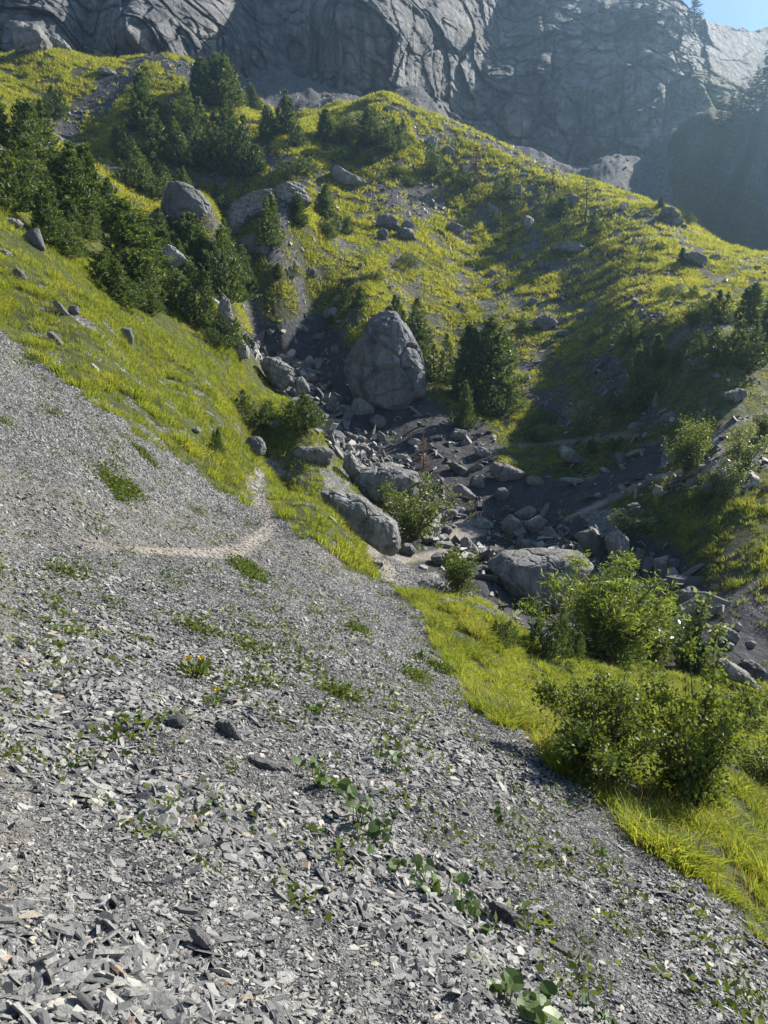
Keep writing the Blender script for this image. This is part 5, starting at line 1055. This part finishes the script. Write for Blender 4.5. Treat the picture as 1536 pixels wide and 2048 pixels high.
BP = [('broad-leaved plant beside the black leaning slab, at the top of the leafy row',646,1576,120,60,16,32),('dense broad-leaved plant second in the leafy row',742,1668,80,84,24,30),('broad-leaved plant third in the leafy row with pale leaf undersides',806,1752,130,56,15,26),('longest broad-leaved plant at the lower end of the leafy row, above the dark slab',906,1806,150,70,26,32),
 ('broad-leaved plant with the largest leaves at the bottom of the scree',1052,2030,120,100,26,46),('single-stemmed broad-leaved seedling at the bottom of the scree',1182,2018,30,40,4,28),('little broad-leaved plant low in the bottom right scree',1212,2046,40,30,6,26),
 ('small broad-leaved plant upslope with scattered leaves',770,1532,90,50,16,20),('small leafy plant in the scree just above the leafy row',632,1432,50,30,9,18),('small leafy clump right of the yellow-flowered tuft',515,1368,44,44,12,18),('small leafy plant alone in the middle of the lower scree',1028,1662,50,44,12,18),('dark green leafy clump far right in the lower scree',1210,1720,56,40,22,14),
 ('little leafy plant below the dusty trail bend',432,1144,40,30,12,13),('small leafy tuft in the scree left of the trail bend',345,1164,34,28,12,12),('low leafy plant in the middle of the scree',775,1396,40,36,12,14),('small leafy plant in the gravel below the grassy strip',850,1330,44,40,14,14)]
for k, (lab, px, py, w_, h_, n_, lp) in enumerate(BP): broad_plant('broadleaf_plant', lab, px, py, w_, h_, n_, lp, .6, k*31)
def flower_plant(label, px, py, hpx, heads, leaves, seed):
    r = np.random.default_rng(seed); Pg = at(px, py); s = spx(Pg); o = np.array(Pg); h = hpx*s
    root = empty('flowering_plant', Pg); prop(root, label, 'flower', 'yellow flowers in the scree')
    n = leaves*6; ang = r.uniform(0, 2*np.pi, n); sp = np.sqrt(r.uniform(size=n))*h*.7
    c = np.stack([np.cos(ang)*sp, np.sin(ang)*sp, r.uniform(.02, .6, n)*h], -1); d = unit(np.stack([np.cos(ang), np.sin(ang), r.uniform(.4, 1.6, n)], -1))
    link('leaves', tri_mesh('flower_leaves', *rhombs(c, d, perp(d, r), np.full(n, h*.42), np.full(n, h*.1)), M['herb']), root)
    for k in range(heads):
        x, y = r.normal(size=2)*h*.35; t = np.array([x, y-.1*h, h*r.uniform(.8, 1.1)]); P_ = []
        for q in range(8):
            a = q*np.pi/4; dd = unit(np.array([math.cos(a), math.sin(a)*.6-.2, .45+.3*math.sin(a)])); P_.append(rhombs((t+dd*h*.09)[None], dd[None], perp(dd[None], r), np.array([h*.2]), np.array([h*.13])))
        f = link('flower', tri_mesh('flower_head', *join(P_), M['petal']), root)
        link('stem', tri_mesh('flower_stem', *tube(np.array([[x*.2, y*.2, 0], [x*.7, y*.7, h*.5], t]), np.array([.03, .025, .02])*h, 4), M['herb']), f)
for k, a in enumerate([('dark green tuft with two yellow flower heads in the scree',388,1352,46,2,24),('small plant with one bright yellow flower head below the two-headed tuft',426,1410,34,1,14),('tiny yellow flower above the leafy row',652,1422,16,1,4),('yellow flower right of the leafy row in bare scree',868,1596,14,1,3),('second yellow flower right of the leafy row, among reddish leaves',915,1616,16,1,6),('orange-yellow flower near the bottom right corner',1372,1958,18,1,5)]):
    flower_plant(*a, seed=k)
# sticks washed up beside the hiker
dw = empty('driftwood', at(915, 1000, 40)); prop(dw, 'tangle of bleached driftwood sticks between the leafy shrub and the hiker', 'driftwood')
r = np.random.default_rng(3); o_ = np.array(dw.location)
for px, py, qx, qy, w_ in [(880,955,912,1005,.07),(884,960,905,990,.06),(886,966,908,1010,.05),(895,985,950,1000,.05),(900,990,945,1012,.045),(896,1003,948,1008,.04),(876,950,895,980,.06),(905,1008,952,1020,.04),(885,975,925,1015,.05)]:
    A_ = np.array(at(px, py, 44)); B_ = np.array(at(qx, qy, 44)); A_[1] = B_[1] = 49.8; A_ = np.array([us(px, py)[0], 1, us(px, py)[1]])*49.8; B_ = np.array([us(qx, qy)[0], 1, us(qx, qy)[1]])*49.4
    link('stick', tri_mesh('stick', *tube(np.array([A_, (A_*.5+B_*.5)+r.normal(size=3)*.06, B_])-o_, np.array([w_, w_*.8, w_*.4]), 6), M['wood']), dw)

# ------------------------------------------------------------------ the two hikers
def person(label, base, yaw, scale, skin, bag=False, top='white', low='black', long_legs=False, arm_out=.2, hair_len=0.0, lean=0.0):
    """standing figure: one skinned body; clothes and hair are children.  Local axes: x right of the viewer, -y towards the viewer, figure faces +y"""
    J = {}; E = []; Rr = {}
    def j(n, p, rad, frm=None):
        J[n] = p; Rr[n] = rad
        if frm: E.append((frm, n))
    j('pelvis', (0, 0, .93), (.135, .10)); j('belly', (0, 0.005, 1.05), (.115, .085), 'pelvis'); j('chest', (0, 0, 1.24), (.135, .095), 'belly'); j('collar', (0, -.005, 1.38), (.09, .07), 'chest')
    j('neck', (0, .005, 1.44), (.052, .055), 'collar'); j('skull', (0, .02, 1.52), (.068, .08), 'neck'); j('crown', (0, .01, 1.60), (.074, .088), 'skull'); j('topp', (0, .005, 1.66), (.05, .06), 'crown')
    for sx in (-1, 1):
        q = 'l' if sx < 0 else 'r'
        j(q+'sh', (sx*.165, -.005, 1.37), (.052, .052), 'collar'); j(q+'el', (sx*(.20+arm_out*.28), -.045, 1.11), (.038, .038), q+'sh'); j(q+'wr', (sx*(.205+arm_out*.42), .06, .90), (.026, .026), q+'el')
        j(q+'pa', (sx*(.205+arm_out*.43), .085, .84), (.032, .02), q+'wr')
        for f in range(4):
            x0 = sx*(.205+arm_out*.43)+(f-1.5)*.012
            j(f'{q}f{f}', (x0, .10+.004*f, .79), (.009, .009), q+'pa'); j(f'{q}g{f}', (x0, .088, .752+.006*abs(f-1.5)), (.008, .008), f'{q}f{f}')
        j(q+'th', (sx*(.205+arm_out*.43)-sx*.03, .115, .825), (.010, .010), q+'pa'); j(q+'ti', (sx*(.205+arm_out*.43)-sx*.045, .125, .79), (.008, .008), q+'th')
        j(q+'hip', (sx*.085, 0, .87), (.09, .09), 'pelvis'); j(q+'kn', (sx*.10, .012, .49), (.056, .058), q+'hip'); j(q+'ca', (sx*.103, -.02, .34), (.054, .056), q+'kn'); j(q+'an', (sx*.105, -.02, .085), (.034, .038), q+'ca')
        j(q+'he', (sx*.105, -.03, .035), (.036, .036), q+'an'); j(q+'to', (sx*.115, .12, .03), (.038, .026), q+'he')
    root = empty('person', base, yaw, scale); prop(root, label, 'person')
    names = list(J); ix = {n: i for i, n in enumerate(names)}
    me = bpy.data.meshes.new('body'); me.from_pydata([J[n] for n in names], [(ix[a], ix[b]) for a, b in E], []); me.materials.append(M[skin])
    b = link('body', me, root); b.modifiers.new('skin', 'SKIN'); sv = me.skin_vertices[0].data
    for n in names: sv[ix[n]].radius = Rr[n]; sv[ix[n]].use_root = (n == 'pelvis')
    b.modifiers.new('smooth', 'SUBSURF').levels = 2; b.modifiers['smooth'].render_levels = 2; b.modifiers['skin'].use_smooth_shade = True
    def rings(name, prof, mat, k=16):
        th = np.linspace(0, 2*np.pi, k, endpoint=False); V = np.array([[cx+rx*math.cos(a), cy+ry*math.sin(a), z+dz*math.sin(a)] for (cx, cy, z, rx, ry, dz) in prof for a in th])
        n_ = len(prof); T = np.array([[i*k+q, i*k+(q+1) % k, (i+1)*k+(q+1) % k, (i+1)*k+q] for i in range(n_-1) for q in range(k)])
        o = link(name, tri_mesh(name, V, T, M[mat], True), root); o.modifiers.new('thick', 'SOLIDIFY').thickness = .006; return o
    if not long_legs:
        rings('tank_top', [(0,0,.985,.150,.115,0),(0,0,1.06,.132,.105,0),(0,0,1.16,.142,.112,0),(0,0,1.25,.156,.115,0),(0,0,1.31,.150,.105,.02),(0,0,1.345,.128,.092,.05)], top)
        for sx in (-1, 1):
            rp = [(sx*.085, -.10, 1.31), (sx*.10, -.075, 1.39), (sx*.105, .0, 1.435), (sx*.10, .075, 1.37)]
            link('shoulder_strap', tri_mesh('strap', *tube(np.array(rp), np.array([.026, .024, .022, .024]), 6), M[top], True), root)
    else:
        rings('shirt', [(0,0,.93,.165,.125,0),(0,0,1.06,.145,.115,0),(0,0,1.25,.165,.12,0),(0,0,1.36,.165,.10,0),(0,0,1.42,.09,.08,0)], top)
    hem = .09 if long_legs else .70
    rings('waistband', [(0,0,.99,.142,.108,0),(0,0,.93,.165,.13,0),(0,0,.86,.176,.135,0),(0,0,.80,.176,.13,0)], low)
    for sx in (-1, 1):
        rings('trouser_leg' if long_legs else 'shorts_leg', [(sx*.08,0,.84,.098,.115,0),(sx*.088,0,.77,.096,.105,0),(sx*.092,0,.72,.092,.098,0)]+([(sx*.10,.01,.49,.072,.075,0),(sx*.103,-.015,.3,.068,.07,0),(sx*.105,-.02,hem,.06,.065,0)] if long_legs else [(sx*.093,0,.68,.090,.095,0)]), low)
        X, T = ico(3); X = X*np.array([.048, .145, .045])+np.array([sx*.112, .045, .035]); X[:, 2] = np.maximum(X[:, 2], 0); link('shoe', tri_mesh('shoe', X, T, M['grey'], True), root)
    X, T = ico(3); Hh = X*np.array([.083, .098, .112])+np.array([0, -.002, 1.585]); cutf = (Hh[:, 1] > .055); Hh[cutf, 1] = .055; Hh[:, 2] = np.where((X[:, 1] > .2) & (Hh[:, 2] < 1.60), 1.60, Hh[:, 2])
    hr = link('hair', tri_mesh('hair', Hh, T, M['hair'], True), root)
    if hair_len:
        link('ponytail', tri_mesh('ponytail', *tube(np.array([[0, -.09, 1.62], [0, -.135, 1.6], [0, -.14, 1.52], [0, -.12, 1.62-hair_len]]), np.array([.03, .04, .036, .012]), 8), M['hair'], True), hr)
    Y_, T = ico(2); link('nose', tri_mesh('nose', Y_*np.array([.014, .02, .02])+np.array([0, .108, 1.545]), T, M[skin], True), root)
    for sx in (-1, 1):
        link('eye', tri_mesh('eye', Y_*np.array([.012, .008, .009])+np.array([sx*.032, .092, 1.565]), T, M['white'], True), root)
        link('ear', tri_mesh('ear', Y_*np.array([.012, .02, .032])+np.array([sx*.08, .012, 1.55]), T, M[skin], True), root)
    link('mouth', tri_mesh('mouth', Y_*np.array([.024, .008, .006])+np.array([0, .096, 1.505]), T, M['paint_r'], True), root)
    return root
pA = at(960, 1049, 40); pA.y += .55; ya = pA.y
u_, s_ = us(958.5, 1043.5); pA = Vector((float(u_)*ya, ya, float(s_)*ya))
pA.z = max(pA.z, float(hgt(pA.x, pA.y))-.05)
hA = 48.5*spx(pA)/1.68
person('hiker seen from behind in white tank top and black shorts on the streamside rocks', pA, R(-4), hA, 'skin', arm_out=.22, hair_len=.22)
yb = ya+1.1; u_, s_ = us(952.5, 1042.5); pB = Vector((float(u_)*yb, yb, float(s_)*yb)); hB = hA*1.06
person('second hiker in dark clothes with a backpack, just beyond the one in white', pB, R(8), hB, 'skin', top='navy', low='grey', long_legs=True, arm_out=.3)
bp = empty('backpack', pB, R(8), hB); prop(bp, 'large dark blue hiking backpack worn by the second hiker', 'backpack')
X, T = ico(4); X = np.sign(X)*np.abs(X)**.6*np.array([.17, .12, .30])+np.array([0, -.22, 1.22]); link('pack_body', tri_mesh('pack_body', X, T, M['navy'], True), bp)
X, T = ico(3); link('lid', tri_mesh('lid', np.sign(X)*np.abs(X)**.7*np.array([.165, .13, .07])+np.array([0, -.20, 1.53]), T, M['black'], True), bp)
for sx in (-1, 1): link('shoulder_strap', tri_mesh('pack_strap', *tube(np.array([[sx*.09, -.11, 1.40], [sx*.10, -.02, 1.45], [sx*.105, .09, 1.36], [sx*.11, .12, 1.2]]), np.full(4, .024), 6), M['black'], True), bp)
# ------------------------------------------------------------------ light, sky and air
SUN_AZ, SUN_EL = R(58), R(35)
w = bpy.data.worlds.new('World'); scene.world = w; w.use_nodes = True
wt = w.node_tree; bg = wt.nodes['Background']
sky = wt.nodes.new('ShaderNodeTexSky'); sky.sky_type = 'NISHITA'; sky.sun_disc = False
sky.sun_elevation = SUN_EL; sky.sun_rotation = SUN_AZ; sky.altitude = 1800; sky.air_density = 1.0; sky.dust_density = .1; sky.ozone_density = 1.4
wt.links.new(sky.outputs[0], bg.inputs[0]); bg.inputs[1].default_value = 0.075
sl = bpy.data.lights.new('sun', 'SUN'); sl.energy = 5.0; sl.angle = R(.53); sl.color = (1, .93, .82)
so = bpy.data.objects.new('sun', sl); col.objects.link(so)
sd = Vector((math.sin(SUN_AZ)*math.cos(SUN_EL), math.cos(SUN_AZ)*math.cos(SUN_EL), math.sin(SUN_EL)))
so.rotation_euler = (-sd).to_track_quat('-Z', 'Y').to_euler(); so.location = (30, 30, 80)

HAZE = True
if HAZE:
    hm = bpy.data.materials.new('haze_air'); hm.use_nodes = True; t = hm.node_tree; t.nodes.clear()
    o_ = t.nodes.new('ShaderNodeOutputMaterial'); pv = t.nodes.new('ShaderNodeVolumePrincipled')
    pv.inputs['Color'].default_value = (.45, .71, 1, 1); pv.inputs['Density'].default_value = 0.0004; pv.inputs['Anisotropy'].default_value = 0.7
    t.links.new(pv.outputs[0], o_.inputs['Volume'])
    xs, ys, zs = (-400, 480), (-6, 432), (-15.4, 246)
    Vb = [(x, y, z) for z in zs for y in ys for x in xs]
    hb = tri_mesh('haze', np.array(Vb), [(0,2,3,1),(4,5,7,6),(0,1,5,4),(1,3,7,5),(3,2,6,7),(2,0,4,6)], hm)
    prop(link('haze', hb), kind='stuff')

scene.view_settings.view_transform = 'Standard'; scene.view_settings.look = 'None'
scene.view_settings.exposure = 1.2; scene.view_settings.gamma = 1.0
scene.cycles.use_denoising = True
scene.cycles.max_bounces = 6; scene.cycles.diffuse_bounces = 3; scene.cycles.transmission_bounces = 3; scene.cycles.volume_bounces = 0
scene.cycles.transparent_max_bounces = 8
